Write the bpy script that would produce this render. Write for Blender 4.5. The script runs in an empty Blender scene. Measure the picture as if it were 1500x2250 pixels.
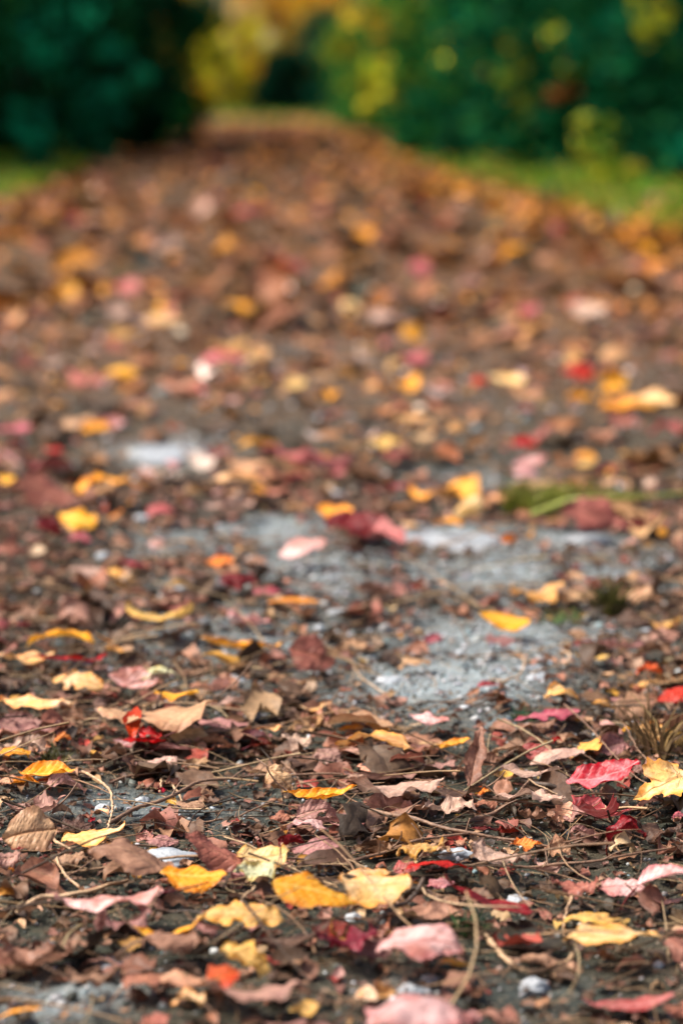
import bpy, math, random
import numpy as np
from mathutils import Matrix, Vector, noise as mnoise

scn = bpy.context.scene
rad = math.radians
R = random.Random(7)
NR = np.random.default_rng(11)

# ------------------------------------------------------------------ camera
W0, H0, FPX = 1500, 2250, 5200.0          # photograph's frame, focal length in its pixels
CAM = Vector((0.0, 0.0, 0.60))
PITCH, YAW = 10.3, 1.74                   # degrees down, degrees right of the path
cam_d = bpy.data.cameras.new("camera")
cam = bpy.data.objects.new("camera", cam_d)
scn.collection.objects.link(cam)
cam.location = CAM
cam.rotation_euler = (rad(90 - PITCH), 0, rad(-YAW))
cam_d.sensor_fit = 'VERTICAL'
cam_d.sensor_height = 24.0
cam_d.sensor_width = 16.0
cam_d.lens = 24.0 * FPX / H0
cam_d.clip_start = 0.05
cam_d.clip_end = 2000
cam_d.dof.use_dof = True
cam_d.dof.focus_distance = 1.93
cam_d.dof.aperture_fstop = 2.45
scn.camera = cam

# ------------------------------------------------------------------ light
SUN_EL, SUN_AZ = 56.0, -88.0              # azimuth from the path direction, to the left
world = bpy.data.worlds.new("World")
scn.world = world
world.use_nodes = True
wn = world.node_tree
sky = wn.nodes.new("ShaderNodeTexSky")
sky.sky_type = 'NISHITA'
sky.sun_disc = False
sky.sun_elevation = rad(SUN_EL)
sky.sun_rotation = rad(SUN_AZ)
sky.air_density = 1.0
sky.dust_density = 6.0
sky.air_density = 0.8
bg = wn.nodes["Background"]
bg.inputs[1].default_value = 0.065
wn.links.new(sky.outputs[0], bg.inputs[0])
sd = bpy.data.lights.new("sun", 'SUN')
sd.energy = 2.1
sd.angle = rad(22)
sd.color = (1.0, 0.935, 0.84)
so = bpy.data.objects.new("sun", sd)
scn.collection.objects.link(so)
_d = Vector((math.sin(rad(SUN_AZ)) * math.cos(rad(SUN_EL)), math.cos(rad(SUN_AZ)) * math.cos(rad(SUN_EL)), math.sin(rad(SUN_EL))))
so.rotation_euler = _d.to_track_quat('Z', 'Y').to_euler()
vs = scn.view_settings
vs.view_transform = 'Standard'
vs.look = 'None'
vs.exposure = 1.62
vs.gamma = 1.0
scn.cycles.use_denoising = True
scn.cycles.max_bounces = 5
scn.cycles.diffuse_bounces = 2
scn.cycles.transparent_max_bounces = 4

# ------------------------------------------------------------------ helpers
_cr, _sr = math.cos(rad(-YAW)), math.sin(rad(-YAW))
def ray(px, py):
    d = Vector(((px - W0 / 2) / FPX, (H0 / 2 - py) / FPX, -1.0))
    return (cam.rotation_euler.to_matrix() @ d)
def at(px, py, z=0.0):
    d = ray(px, py)
    return CAM + d * ((z - CAM.z) / d.z)
def far(px, py, D):
    d = ray(px, py)
    return CAM + d * (D / d.y)
def pxm(P):
    """photograph pixels per metre at a point"""
    f = cam.rotation_euler.to_matrix() @ Vector((0, 0, -1))
    return FPX / max(0.1, (P - CAM).dot(f))

def s2l(c):
    return tuple(((v / 255.0) / 12.92 if v / 255.0 <= 0.04045 else ((v / 255.0 + 0.055) / 1.055) ** 2.4) for v in c)

def n2(x, y, sc, seed=0.0):
    return mnoise.noise(Vector((x * sc, y * sc, seed)))

def vnoise(X, Y, sc, seed):
    """vectorised value noise in -1..1"""
    x = X * sc; y = Y * sc
    xi = np.floor(x).astype(np.int64); yi = np.floor(y).astype(np.int64)
    fx = x - xi; fy = y - yi
    fx = fx * fx * (3 - 2 * fx); fy = fy * fy * (3 - 2 * fy)
    def h(a, b):
        v = (a * 374761393 + b * 668265263 + int(seed) * 974634777) & 0xffffffff
        v = ((v ^ (v >> 13)) * 1274126177) & 0xffffffff
        v = (v ^ (v >> 16)) & 0xffff
        return v / 32767.5 - 1.0
    return (h(xi, yi) * (1 - fx) + h(xi + 1, yi) * fx) * (1 - fy) + (h(xi, yi + 1) * (1 - fx) + h(xi + 1, yi + 1) * fx) * fy

HALF = 1.45
def ground_h(X, Y):
    X = np.asarray(X, float); Y = np.asarray(Y, float)
    near = np.clip(1.6 - Y / 12.0, 0.15, 1)
    z = 0.010 * vnoise(X, Y, 4.0, 1) + (0.0045 * vnoise(X, Y, 17, 2) + 0.0022 * vnoise(X, Y, 60, 3)) * near
    d = np.abs(X) - HALF + 0.15 * vnoise(X, Y, 1.2, 5)
    z = z + 0.14 * np.clip(d / 1.6, 0, 1) ** 1.0 * (Y > -50)
    z = z + np.clip(np.abs(X) - 4, 0, 30) * 0.03 + 0.25 * vnoise(X, Y, 0.12, 6) * np.clip((np.abs(X) - 3) / 6, 0, 1)
    return z
def edge_r(y):
    return np.interp(y, [0, 8, 10, 13, 30], [1.75, 1.72, 1.45, 1.16, 1.08])
def gh(x, y):
    return float(ground_h(x, y))

PALE = [(375,985,230,55,.9),(600,1165,330,60,.95),(985,1190,330,60,1),(1290,1195,260,55,1),(690,1262,340,90,1),
        (1150,1262,560,90,1),(1040,1390,540,150,.95),(980,1500,520,130,1),(520,1400,460,100,.75),(500,1510,180,60,.5),
        (1100,1600,220,40,.4),(330,1765,460,70,.6),(840,1750,120,40,.2),(150,2200,300,90,.75),(930,2180,220,70,.6),(1180,2160,300,70,.3),
        (580,1340,200,50,.5),(1330,1390,260,40,.6),(400,1200,260,60,.7),(470,1290,260,50,.6),(180,1450,200,40,.4),(1050,1060,400,50,.55),(700,620,160,200,.2)]
PW = []
for (px, py, w, h, s) in PALE:
    c = at(px, py); a = at(px, py - h / 2); b = at(px, py + h / 2)
    PW.append((c.x, c.y, w / 2 / pxm(c), abs(a.y - b.y) / 2, s))
def pale_at(X, Y):
    X = np.asarray(X, float); Y = np.asarray(Y, float)
    p = np.zeros_like(X)
    for (cx, cy, rx, ry, s) in PW:
        d = ((X - cx) / rx) ** 2 + ((Y - cy) / ry) ** 2
        p = np.maximum(p, s * np.exp(-0.9 * d))
    return np.clip(p * (1 + 0.5 * vnoise(X, Y, 14, 8)), 0, 1)

def tag(o, label=None, cat=None, group=None, kind=None):
    if label: o["label"] = label
    if cat: o["category"] = cat
    if group: o["group"] = group
    if kind: o["kind"] = kind
    return o

def mk(name, V, F, mats, parent=None, attrs=None, col=None, smooth=True, midx=None):
    """one mesh object out of numpy arrays; F is (n,k)"""
    V = np.asarray(V, dtype=np.float32).reshape(-1, 3); F = np.asarray(F, dtype=np.int32)
    me = bpy.data.meshes.new(name)
    n, k = F.shape
    me.vertices.add(len(V)); me.vertices.foreach_set("co", V.ravel())
    me.loops.add(n * k); me.loops.foreach_set("vertex_index", F.ravel())
    me.polygons.add(n); me.polygons.foreach_set("loop_start", np.arange(0, n * k, k, dtype=np.int32))
    me.polygons.foreach_set("use_smooth", np.full(n, smooth))
    if midx is not None: me.polygons.foreach_set("material_index", np.asarray(midx, dtype=np.int32))
    me.update(calc_edges=True)
    for an, av in (attrs or {}).items():
        a = me.attributes.new(an, 'FLOAT', 'POINT'); a.data.foreach_set("value", np.asarray(av, dtype=np.float32).ravel())
    if col is not None:
        a = me.attributes.new("col", 'FLOAT_COLOR', 'POINT')
        c4 = np.ones((len(V), 4), dtype=np.float32); c4[:, :3] = col
        a.data.foreach_set("color", c4.ravel())
    for m in (mats if isinstance(mats, (list, tuple)) else [mats]): me.materials.append(m)
    o = bpy.data.objects.new(name, me)
    scn.collection.objects.link(o)
    if parent: o.parent = parent
    return o

def empty(name, loc):
    o = bpy.data.objects.new(name, None)
    o.empty_display_size = 0.02
    scn.collection.objects.link(o); o.location = loc
    return o

# ------------------------------------------------------------------ materials
class NT:
    def __init__(s, name):
        s.m = bpy.data.materials.new(name); s.m.use_nodes = True
        s.t = s.m.node_tree; s.t.nodes.clear()
        s.out = s.n("ShaderNodeOutputMaterial")
    def n(s, t, **kw):
        x = s.t.nodes.new(t)
        for k, v in kw.items(): setattr(x, k, v)
        return x
    def l(s, a, b): s.t.links.new(a, b)
    def noise(s, vec, scale, detail=3, rough=.6):
        x = s.n("ShaderNodeTexNoise"); x.inputs["Scale"].default_value = scale
        x.inputs["Detail"].default_value = detail; x.inputs["Roughness"].default_value = rough
        if vec: s.l(vec, x.inputs["Vector"])
        return x.outputs["Fac"]
    def ramp(s, fac, a, b, lo=0., hi=1.):
        x = s.n("ShaderNodeMapRange"); x.inputs[1].default_value = a; x.inputs[2].default_value = b
        x.inputs[3].default_value = lo; x.inputs[4].default_value = hi; x.interpolation_type = 'SMOOTHSTEP'
        s.l(fac, x.inputs[0]); return x.outputs[0]
    def math(s, op, a, b=None):
        x = s.n("ShaderNodeMath", operation=op)
        for i, v in enumerate((a, b)):
            if v is None: continue
            if isinstance(v, (int, float)): x.inputs[i].default_value = v
            else: s.l(v, x.inputs[i])
        return x.outputs[0]
    def mix(s, fac, a, b, mode='MIX'):
        x = s.n("ShaderNodeMix", data_type='RGBA', blend_type=mode)
        if isinstance(fac, (int, float)): x.inputs[0].default_value = fac
        else: s.l(fac, x.inputs[0])
        for i, v in ((6, a), (7, b)):
            if isinstance(v, tuple): x.inputs[i].default_value = (*v[:3], 1)
            else: s.l(v, x.inputs[i])
        return x.outputs[2]
    def attr(s, name, out="Fac"):
        return s.n("ShaderNodeAttribute", attribute_name=name).outputs[out]
    def obj(s): return s.n("ShaderNodeTexCoord").outputs["Object"]
    def bump(s, h, strength, dist, normal=None):
        x = s.n("ShaderNodeBump"); x.inputs["Strength"].default_value = strength; x.inputs["Distance"].default_value = dist
        s.l(h, x.inputs["Height"])
        if normal: s.l(normal, x.inputs["Normal"])
        return x.outputs[0]
    def surf(s, col, rough=.6, nrm=None, trans=0., spec=.5, tcol=None):
        p = s.n("ShaderNodeBsdfPrincipled")
        if isinstance(col, tuple): p.inputs["Base Color"].default_value = (*col, 1)
        else: s.l(col, p.inputs["Base Color"])
        if isinstance(rough, (int, float)): p.inputs["Roughness"].default_value = rough
        else: s.l(rough, p.inputs["Roughness"])
        p.inputs["Specular IOR Level"].default_value = spec
        if nrm: s.l(nrm, p.inputs["Normal"])
        o = p.outputs[0]
        if trans > 0:
            t = s.n("ShaderNodeBsdfTranslucent")
            c = tcol if tcol is not None else col
            if isinstance(c, tuple): t.inputs[0].default_value = (*c, 1)
            else: s.l(c, t.inputs[0])
            mx = s.n("ShaderNodeMixShader"); mx.inputs[0].default_value = trans
            s.l(o, mx.inputs[1]); s.l(t.outputs[0], mx.inputs[2]); o = mx.outputs[0]
        s.l(o, s.out.inputs[0]); return s.m

def leaf_mat(name, A, B, E, Vn, spot=(60, 35, 22), spots=.3, rough=.45, trans=.22, edge=.7, crinkle=.6):
    t = NT(name); A, B, E, Vn, spot = map(s2l, (A, B, E, Vn, spot))
    oi = t.n("ShaderNodeObjectInfo")
    add = t.n("ShaderNodeVectorMath", operation='ADD'); t.l(t.obj(), add.inputs[0])
    cmb = t.n("ShaderNodeCombineXYZ"); rs = t.math('MULTIPLY', oi.outputs["Random"], 7.0)
    for i in range(3): t.l(rs, cmb.inputs[i])
    t.l(cmb.outputs[0], add.inputs[1]); v = add.outputs[0]
    c = t.mix(t.ramp(t.noise(v, 38, 4, .65), .36, .64), A, B)
    ed = t.math('MULTIPLY', t.ramp(t.math('ADD', t.attr("edge"), t.math('MULTIPLY', t.math('SUBTRACT', t.noise(v, 70, 3), .5), 1.1)), .62, 1.0), edge)
    c = t.mix(ed, c, E)
    c = t.mix(t.math('MULTIPLY', t.attr("vein"), .75), c, Vn)
    sp = t.math('MULTIPLY', t.ramp(t.noise(v, 330, 3, .7), .60, .70), spots)
    c = t.mix(sp, c, spot)
    sp2 = t.math('MULTIPLY', t.ramp(t.noise(v, 95, 2, .5), .66, .74), spots)
    c = t.mix(sp2, c, spot)
    fine = t.ramp(t.noise(v, 420, 3, .7), .3, .7, .82, 1.12)
    hs = t.n("ShaderNodeHueSaturation"); t.l(c, hs.inputs["Color"])
    t.l(t.math('MULTIPLY', fine, t.ramp(oi.outputs["Random"], 0, 1, .82, 1.15)), hs.inputs["Value"])
    t.l(t.ramp(t.noise(cmb.outputs[0], 3.1, 0), .3, .7, .488, .512), hs.inputs["Hue"])
    c = hs.outputs[0]
    h = t.math('ADD', t.noise(v, 140, 4, .65), t.math('MULTIPLY', t.attr("vein"), -.9))
    n = t.bump(h, crinkle, .0016)
    return t.surf(c, t.ramp(t.noise(v, 60, 2), .3, .7, rough - .08, rough + .15), n, trans, spec=.28)

LM = {}
def P(k, *a, **kw): LM[k] = leaf_mat("leaf_" + kw.pop("nm"), *a, **kw)
P('yel', (230,142,16), (236,158,40), (200,100,6), (245,205,110), nm="yellow", spots=.45, spot=(120,70,25))
P('yelp',(234,180,106), (238,202,156), (228,138,20), (205,160,90), nm="cream_yellow", spots=.3, spot=(140,90,50))
P('tany',(206,160,92), (190,136,78), (214,150,50), (226,190,130), nm="golden_tan", spots=.4)
P('tan', (204,164,126), (188,144,108), (160,110,80), (170,122,88), nm="tan", spots=.4)
P('brn', (168,126,102), (138,100,80), (108,72,54), (172,130,104), nm="brown", spots=.6)
P('rust',(168,104,86), (144,84,72), (110,60,52), (184,122,100), nm="rusty_brown", spots=.5)
P('mau', (176,128,118), (148,104,98), (116,78,70), (190,148,130), nm="mauve_brown", spots=.5)
P('pnk', (182,116,106), (224,184,180), (176,80,86), (180,110,112), nm="pale_pink", spots=.3, spot=(150,70,70), edge=.5, rough=.38)  # pale pink paints sky sheen as well as the colour of leaf undersides
P('ros', (160,58,66), (182,92,94), (160,50,64), (222,150,150), nm="rose", spots=.3, spot=(90,30,40))
P('red', (176,8,14), (196,14,20), (140,4,12), (200,44,40), nm="red", spots=.3, spot=(60,8,12), rough=.4)
P('rdp', (226,140,146), (184,30,44), (174,6,22), (226,160,160), nm="red_and_pink", spots=.2, spot=(80,10,20), rough=.4, edge=1.)  # pink middle paints the pale sheen on top of a red leaf
P('drd', (116,14,22), (88,16,20), (142,22,28), (150,60,58), nm="dark_red", spots=.5, spot=(40,14,16), rough=.42)
P('org', (216,84,14), (224,130,60), (180,64,26), (230,160,90), nm="orange", spots=.4)
P('gry', (204,166,146), (176,138,122), (134,104,94), (206,176,160), nm="pale_grey_brown", spots=.4)
P('dk',  (92,66,52), (70,50,42), (54,40,34), (116,86,68), nm="dark_brown", spots=.6)
P('grc', (206,202,164), (198,200,154), (226,190,70), (226,226,190), nm="pale_green", spots=.2)
CW = dict(yel="yellow", yelp="cream yellow", tany="golden tan", tan="tan", brn="brown", rust="rusty brown", mau="mauve brown",
          pnk="pale pink", ros="rose coloured", red="bright red", rdp="red and pink", drd="dark red", org="orange",
          gry="pale greyish", dk="dark brown", grc="pale green")

def attr_leaf_mat(name, sc=1.0, rough=.55, trans=.15, bump=.5, spec=.3):
    t = NT(name); v = t.obj()
    c = t.attr("col", "Color")
    f = t.ramp(t.noise(v, 160 * sc, 3, .7), .3, .7, .7, 1.2)
    hs = t.n("ShaderNodeHueSaturation"); t.l(c, hs.inputs["Color"]); t.l(f, hs.inputs["Value"])
    return t.surf(hs.outputs[0], rough, t.bump(t.noise(v, 200 * sc, 3), bump, .0015 / sc) if bump else None, trans, spec=spec)
M_LITTER = attr_leaf_mat("dry_litter")
M_FARLEAF = attr_leaf_mat("fallen_leaf_carpet", .4, .6, .1)
M_FOL = attr_leaf_mat("foliage", .12, .7, .4, .0, .06)
M_GLOW = attr_leaf_mat("autumn_foliage", .12, .7, .62, .0, .06)
M_GRASS = attr_leaf_mat("grass_blade", .3, .6, .3, .0, .12)

def ground_mat(name, verge):
    t = NT(name); v = t.obj()
    n1 = t.noise(v, 9, 4, .65); n2_ = t.noise(v, 55, 4, .7); n3 = t.noise(v, 320, 3, .75)
    if verge:
        c = t.mix(t.ramp(n1, .35, .65), s2l((44, 66, 32)), s2l((84, 78, 38)))
        c = t.mix(t.ramp(n2_, .4, .7, 0, .6), c, s2l((60, 48, 34)))
    else:
        c = t.mix(t.ramp(n1, .35, .68), s2l((36, 44, 30)), s2l((66, 58, 40)))
        c = t.mix(t.ramp(n2_, .45, .7, 0, .8), c, s2l((24, 30, 25)))
        pale = t.math('MULTIPLY', t.attr("pale"), t.ramp(n2_, .70, .42, .55, 1.))
        c = t.mix(pale, c, s2l((142, 154, 158)))
    sp_ = t.math('MULTIPLY', t.ramp(n3, .5, .72, 0, .7), t.math('SUBTRACT', 1.0, t.math('MULTIPLY', t.attr('pale'), .6)))
    c = t.mix(sp_, c, s2l((40, 42, 38)))
    c = t.mix(t.ramp(t.noise(v, 240, 2, .6), .58, .70, 0, .55), c, s2l((168, 150, 128)))
    if not verge:
        sx = t.n("ShaderNodeSeparateXYZ"); t.l(v, sx.inputs[0])
        c = t.mix(t.ramp(t.math('ADD', sx.outputs[1], t.math('MULTIPLY', n1, 2.0)), 3.8, 7.0, 0, .9), c, s2l((98, 66, 34)))
    nb = t.bump(n2_, .9, .009); nb = t.bump(n3, 1.0, .004, nb)
    return t.surf(c, t.ramp(n2_, .3, .7, .55, .85), nb, spec=.4)
M_PATH = ground_mat("path_dirt", False)
M_VERGE = ground_mat("verge_soil", True)

t = NT("stone"); v = t.obj()
oi = t.n("ShaderNodeObjectInfo")
c = t.mix(t.ramp(t.noise(v, 70, 4, .7), .35, .65), s2l((170, 174, 178)), s2l((132, 140, 148)))
c = t.mix(t.ramp(t.noise(v, 260, 3, .7), .55, .7, 0, .6), c, s2l((92, 96, 96)))
hs = t.n("ShaderNodeHueSaturation"); t.l(c, hs.inputs["Color"]); t.l(t.ramp(oi.outputs["Random"], 0, 1, .75, 1.1), hs.inputs["Value"])
M_STONE = t.surf(hs.outputs[0], .6, t.bump(t.noise(v, 220, 4, .7), .7, .002))
t = NT("gravel"); v = t.obj()
c = t.attr("col", "Color"); hs = t.n("ShaderNodeHueSaturation"); t.l(c, hs.inputs["Color"]); t.l(t.ramp(t.noise(v, 500, 3), .3, .7, .7, 1.2), hs.inputs["Value"])
M_GRAVEL = t.surf(hs.outputs[0], .6)
def wood(name, a, b):
    t = NT(name); v = t.obj()
    c = t.mix(t.ramp(t.noise(v, 90, 4, .7), .35, .65), s2l(a), s2l(b))
    c = t.mix(t.ramp(t.noise(v, 400, 2), .55, .7, 0, .6), c, s2l((50, 38, 30)))
    return t.surf(c, .6, t.bump(t.noise(v, 300, 3), .6, .001))
M_TWIG = wood("twig_bark", (140, 108, 84), (108, 80, 62))
M_TWIGP = wood("pale_stalk", (196, 164, 128), (160, 128, 98))
M_TWIGD = wood("dark_twig_bark", (84, 64, 50), (58, 46, 38))
M_BARK = wood("tree_bark", (78, 66, 54), (44, 38, 32))
M_BLADE = wood("green_blade", (150, 152, 70), (116, 128, 48))

# ------------------------------------------------------------------ ground and path
def axis(segs):
    out = [segs[0][0]]
    for a, b, st, en in segs:
        x = a
        if x != out[-1]: out.append(x)
        while x < b:
            f = (x - a) / (b - a); x += st + (en - st) * f
            out.append(min(x, b))
    return np.array(sorted(set(round(float(q), 5) for q in out)))
xs_p = axis([(0, .5, .0045, .005), (.5, HALF, .006, .03), (HALF, 6, .06, .3), (6, 400, .5, 60)])
xs = np.array(sorted(set((-xs_p).tolist() + xs_p.tolist())))
ys = axis([(-40, 0, 8, 1), (0, 1.3, .3, .006), (1.3, 3.0, .0055, .008), (3, 7, .01, .04), (7, 33, .05, .3), (33, 36, .3, .3), (36, 60, .4, 1), (60, 600, 2, 80)])
GX, GY = np.meshgrid(xs, ys)
GZ = ground_h(GX, GY)
nx, ny = len(xs), len(ys)
I = np.arange(nx * ny).reshape(ny, nx)
Q = np.stack([I[:-1, :-1], I[:-1, 1:], I[1:, 1:], I[1:, :-1]], -1).reshape(-1, 4)
cx = ((GX[:-1, :-1] + GX[1:, 1:]) / 2).ravel(); cy = ((GY[:-1, :-1] + GY[1:, 1:]) / 2).ravel()
isp = ((np.abs(cx) < HALF) & (cy < 33)) | ((cx < HALF) & (cx > -12) & (cy >= 33) & (cy < 36))
GV = np.stack([GX.ravel(), GY.ravel(), GZ.ravel()], -1)
def sub(mask, name, mat):
    q = Q[mask]; u, inv = np.unique(q, return_inverse=True)
    VV = GV[u]
    o = mk(name, VV, inv.reshape(-1, 4), mat, attrs={"pale": pale_at(VV[:, 0], VV[:, 1])})
    return tag(o, kind="structure")
sub(isp, "path", M_PATH)
sub(~isp, "ground", M_VERGE)

# ------------------------------------------------------------------ leaf shapes
MAPLE = [(0,0),(-.07,.10),(-.02,.17),(-.10,.30),(.03,.29),(.10,.40),(.17,.35),(.25,.50),(.30,.42),(.40,.62),(.44,.47),(.54,.50),(.52,.36),(.60,.34),(.50,.20),(.52,.13),
         (.64,.22),(.68,.15),(.80,.17),(.82,.09),(1.0,0)]
OAK = [(0,0),(.06,.05),(.10,.12),(.17,.15),(.22,.09),(.30,.12),(.34,.24),(.42,.26),(.46,.14),(.54,.16),(.60,.28),(.68,.27),(.72,.14),(.80,.16),(.88,.14),(.95,.08),(1,0)]
def half_outline(kind, n, rg):
    if kind == 'm': pts = MAPLE
    elif kind == 'x': pts = OAK
    else: pts = None
    if pts:
        p = np.array(pts, float)
        p[1:-1] += rg.normal(0, .012, p[1:-1].shape)
        d = np.r_[0, np.cumsum(np.hypot(*np.diff(p, axis=0).T))]; s = np.linspace(0, d[-1], n)
        x = np.interp(s, d, p[:, 0]); y = np.interp(s, d, p[:, 1])
        if n > 30:
            for a in (x, y): a[1:-1] = .25 * a[:-2] + .5 * a[1:-1] + .25 * a[2:]
        return x, y
    wd = {'o': .30, 'r': .40, 'l': .15, 'c': .33}[kind] * rg.uniform(.88, 1.15)
    u = np.linspace(0, 1, n)
    u = .5 - .5 * np.cos(u * math.pi)
    pk = rg.uniform(.38, .5)
    q = np.where(u < pk, u / pk * .5, .5 + (u - pk) / (1 - pk) * .5)
    y = wd * np.sin(q * math.pi) ** rg.uniform(.75, 1.0)
    if kind == 'r': y *= 1 + .12 * np.sin(q * 7)
    amp = {'o': .014, 'r': .016, 'l': .008, 'c': .03}[kind]
    saw = (np.arange(n) % 3 == 0) * 1.0
    y = y + amp * saw * (y > .03) + amp * 2 * np.interp(np.arange(n), np.linspace(0, n, 12), rg.normal(0, 1, 12)) * (y > .03)
    return u, np.maximum(y, 0)

class Shape: pass
def leaf_shape(kind, rg, n=44, rings=8, curl=1.0, kx=None, ky=None):
    """a leaf of length 1, bent and crinkled; returns points, quads and attributes"""
    x1, y1 = half_outline(kind, n, rg); x2, y2 = half_outline(kind, n, rg)
    X = np.r_[x1, x2[::-1][1:-1]]; Y = np.r_[y1, -y2[::-1][1:-1]]
    if kind == 'm': CX = np.clip(.16 + .55 * (X - .3), .05, .9)
    else: CX = np.clip(X, .02, .98)
    N = len(X); T = np.linspace(0, 1, rings + 1)
    px = CX[None] * (1 - T[:, None]) + X[None] * T[:, None]
    py = Y[None] * T[:, None]
    tt = np.repeat(T[:, None], N, 1)
    cr = {'c': 1.9, 'm': 1.0, 'x': 1.0, 'o': .9, 'r': 1.0, 'l': .6}[kind] * curl
    fold = rg.uniform(-.1, .35) * curl
    s1 = rg.integers(1, 1e6)
    z = fold * np.abs(py)
    z = z + .045 * cr * vnoise(px, py, 5, s1) * (.3 + tt) + .022 * cr * vnoise(px, py, 12, s1 + 1) * (.3 + tt) + .008 * cr * vnoise(px, py, 30, s1 + 2)
    ang = np.linspace(0, 2 * math.pi, N, endpoint=False)[None]
    z = z + .05 * cr * tt ** 3 * np.sin(ang * rg.integers(4, 8) + rg.uniform(0, 6)) * rg.uniform(.3, 1)
    if kx is None: kx = rg.choice([-1, 1], p=[.55, .45]) * rg.uniform(.3, 1.5) * curl * (1.3 if kind == 'c' else 1)
    if ky is None: ky = rg.choice([-1, 1], p=[.45, .55]) * rg.uniform(.4, 2.6) * curl * (1.3 if kind == 'c' else 1)
    tw = rg.uniform(-.5, .5) * curl
    def D(x, y, z):
        a = tw * (x - .5); y, z = y * np.cos(a) - z * np.sin(a), y * np.sin(a) + z * np.cos(a)
        k = ky if abs(ky) > 1e-3 else 1e-3
        k_ = k * (1 + .8 * (x - .5)); r = 1 / k_
        y, z = (r - z) * np.sin(y * k_), r - (r - z) * np.cos(y * k_)
        k = kx if abs(kx) > 1e-3 else 1e-3; r = 1 / k; xx = x - .5
        x, z = (r - z) * np.sin(xx * k), r - (r - z) * np.cos(xx * k)
        return x, y, z
    A, B, C = D(px, py, z)
    S = Shape(); S.V = np.stack([A, B, C], -1).reshape(-1, 3)
    I = np.arange((rings + 1) * N).reshape(rings + 1, N); J = np.roll(I, -1, 1)
    S.F = np.stack([I[:-1], J[:-1], J[1:], I[1:]], -1).reshape(-1, 4)
    # veins
    if kind == 'm':
        th = np.arctan2(py, px - .02); rr = np.hypot(py, px - .02)
        v = np.zeros_like(px)
        for a0 in (0, .75, -.75, 1.45, -1.45): v = np.maximum(v, np.clip(1 - np.abs(th - a0) * rr / .022, 0, 1))
    else:
        v = np.clip(1 - np.abs(py) / .02, 0, 1)
        ph = (px - np.abs(py) * .7) * 8; fr = np.abs(ph - np.round(ph))
        v = np.maximum(v, .7 * np.clip(1 - fr / .16, 0, 1) * (np.abs(py) > .01))
    S.vein = v.ravel(); S.edge = tt.ravel()
    sx = np.linspace(.03, -.42, 9); sb = rg.uniform(-.25, .25)
    S.stalk = np.stack(D(sx, sb * np.minimum(sx, 0) ** 2 * 4, np.zeros_like(sx)), -1)
    return S

def rotm(yaw, tilt, roll):
    return np.array(Matrix.Rotation(rad(-roll), 3, 'Y') @ Matrix.Rotation(rad(tilt), 3, 'X') @ Matrix.Rotation(rad(yaw), 3, 'Z'))

def tube(pts, r0, r1, seg=6, rg=None, wob=0.0):
    pts = np.asarray(pts, float); n = len(pts)
    tn = np.gradient(pts, axis=0); tn /= np.linalg.norm(tn, axis=1)[:, None] + 1e-9
    up = np.array([0, 0, 1.0]); V = []
    for i in range(n):
        a = np.cross(tn[i], up)
        if np.linalg.norm(a) < .05: a = np.cross(tn[i], [1, 0, 0])
        a /= np.linalg.norm(a); b = np.cross(a, tn[i])
        f = i / (n - 1); r = r0 + (r1 - r0) * f
        if rg is not None: r *= 1 + wob * rg.uniform(-1, 1)
        for k in range(seg):
            q = 2 * math.pi * k / seg
            V.append(pts[i] + r * (a * math.cos(q) + b * math.sin(q)))
    F = []
    for i in range(n - 1):
        for k in range(seg):
            F.append((i * seg + k, i * seg + (k + 1) % seg, (i + 1) * seg + (k + 1) % seg, (i + 1) * seg + k))
    for e in (0, n - 1):          # closed ends
        for k in range(1, seg - 2, 2): F.append((e * seg, e * seg + k, e * seg + k + 1, e * seg + k + 2))
    return np.array(V), np.array(F)

def spline(pts, n):
    pts = [np.array(p, float) for p in pts]
    if len(pts) == 2: pts = [pts[0], (pts[0] + pts[1]) / 2, pts[1]]
    p = [2 * pts[0] - pts[1]] + pts + [2 * pts[-1] - pts[-2]]
    out = []; m = len(pts) - 1
    for i in range(n):
        f = i / (n - 1) * m; k = min(int(f), m - 1); u = f - k
        a, b, c, d = p[k:k + 4]
        out.append(.5 * ((2 * b) + (-a + c) * u + (2 * a - 5 * b + 4 * c - d) * u * u + (-a + 3 * b - 3 * c + d) * u ** 3))
    return np.array(out)

LEAVES = []          # records for the labels
KN = dict(o="oval_leaf", r="round_leaf", l="narrow_leaf", m="maple_leaf", x="lobed_leaf", c="crumpled_leaf")
def blur_px(y):
    return 55 * abs(y - 1740) / 1560.0

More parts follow.
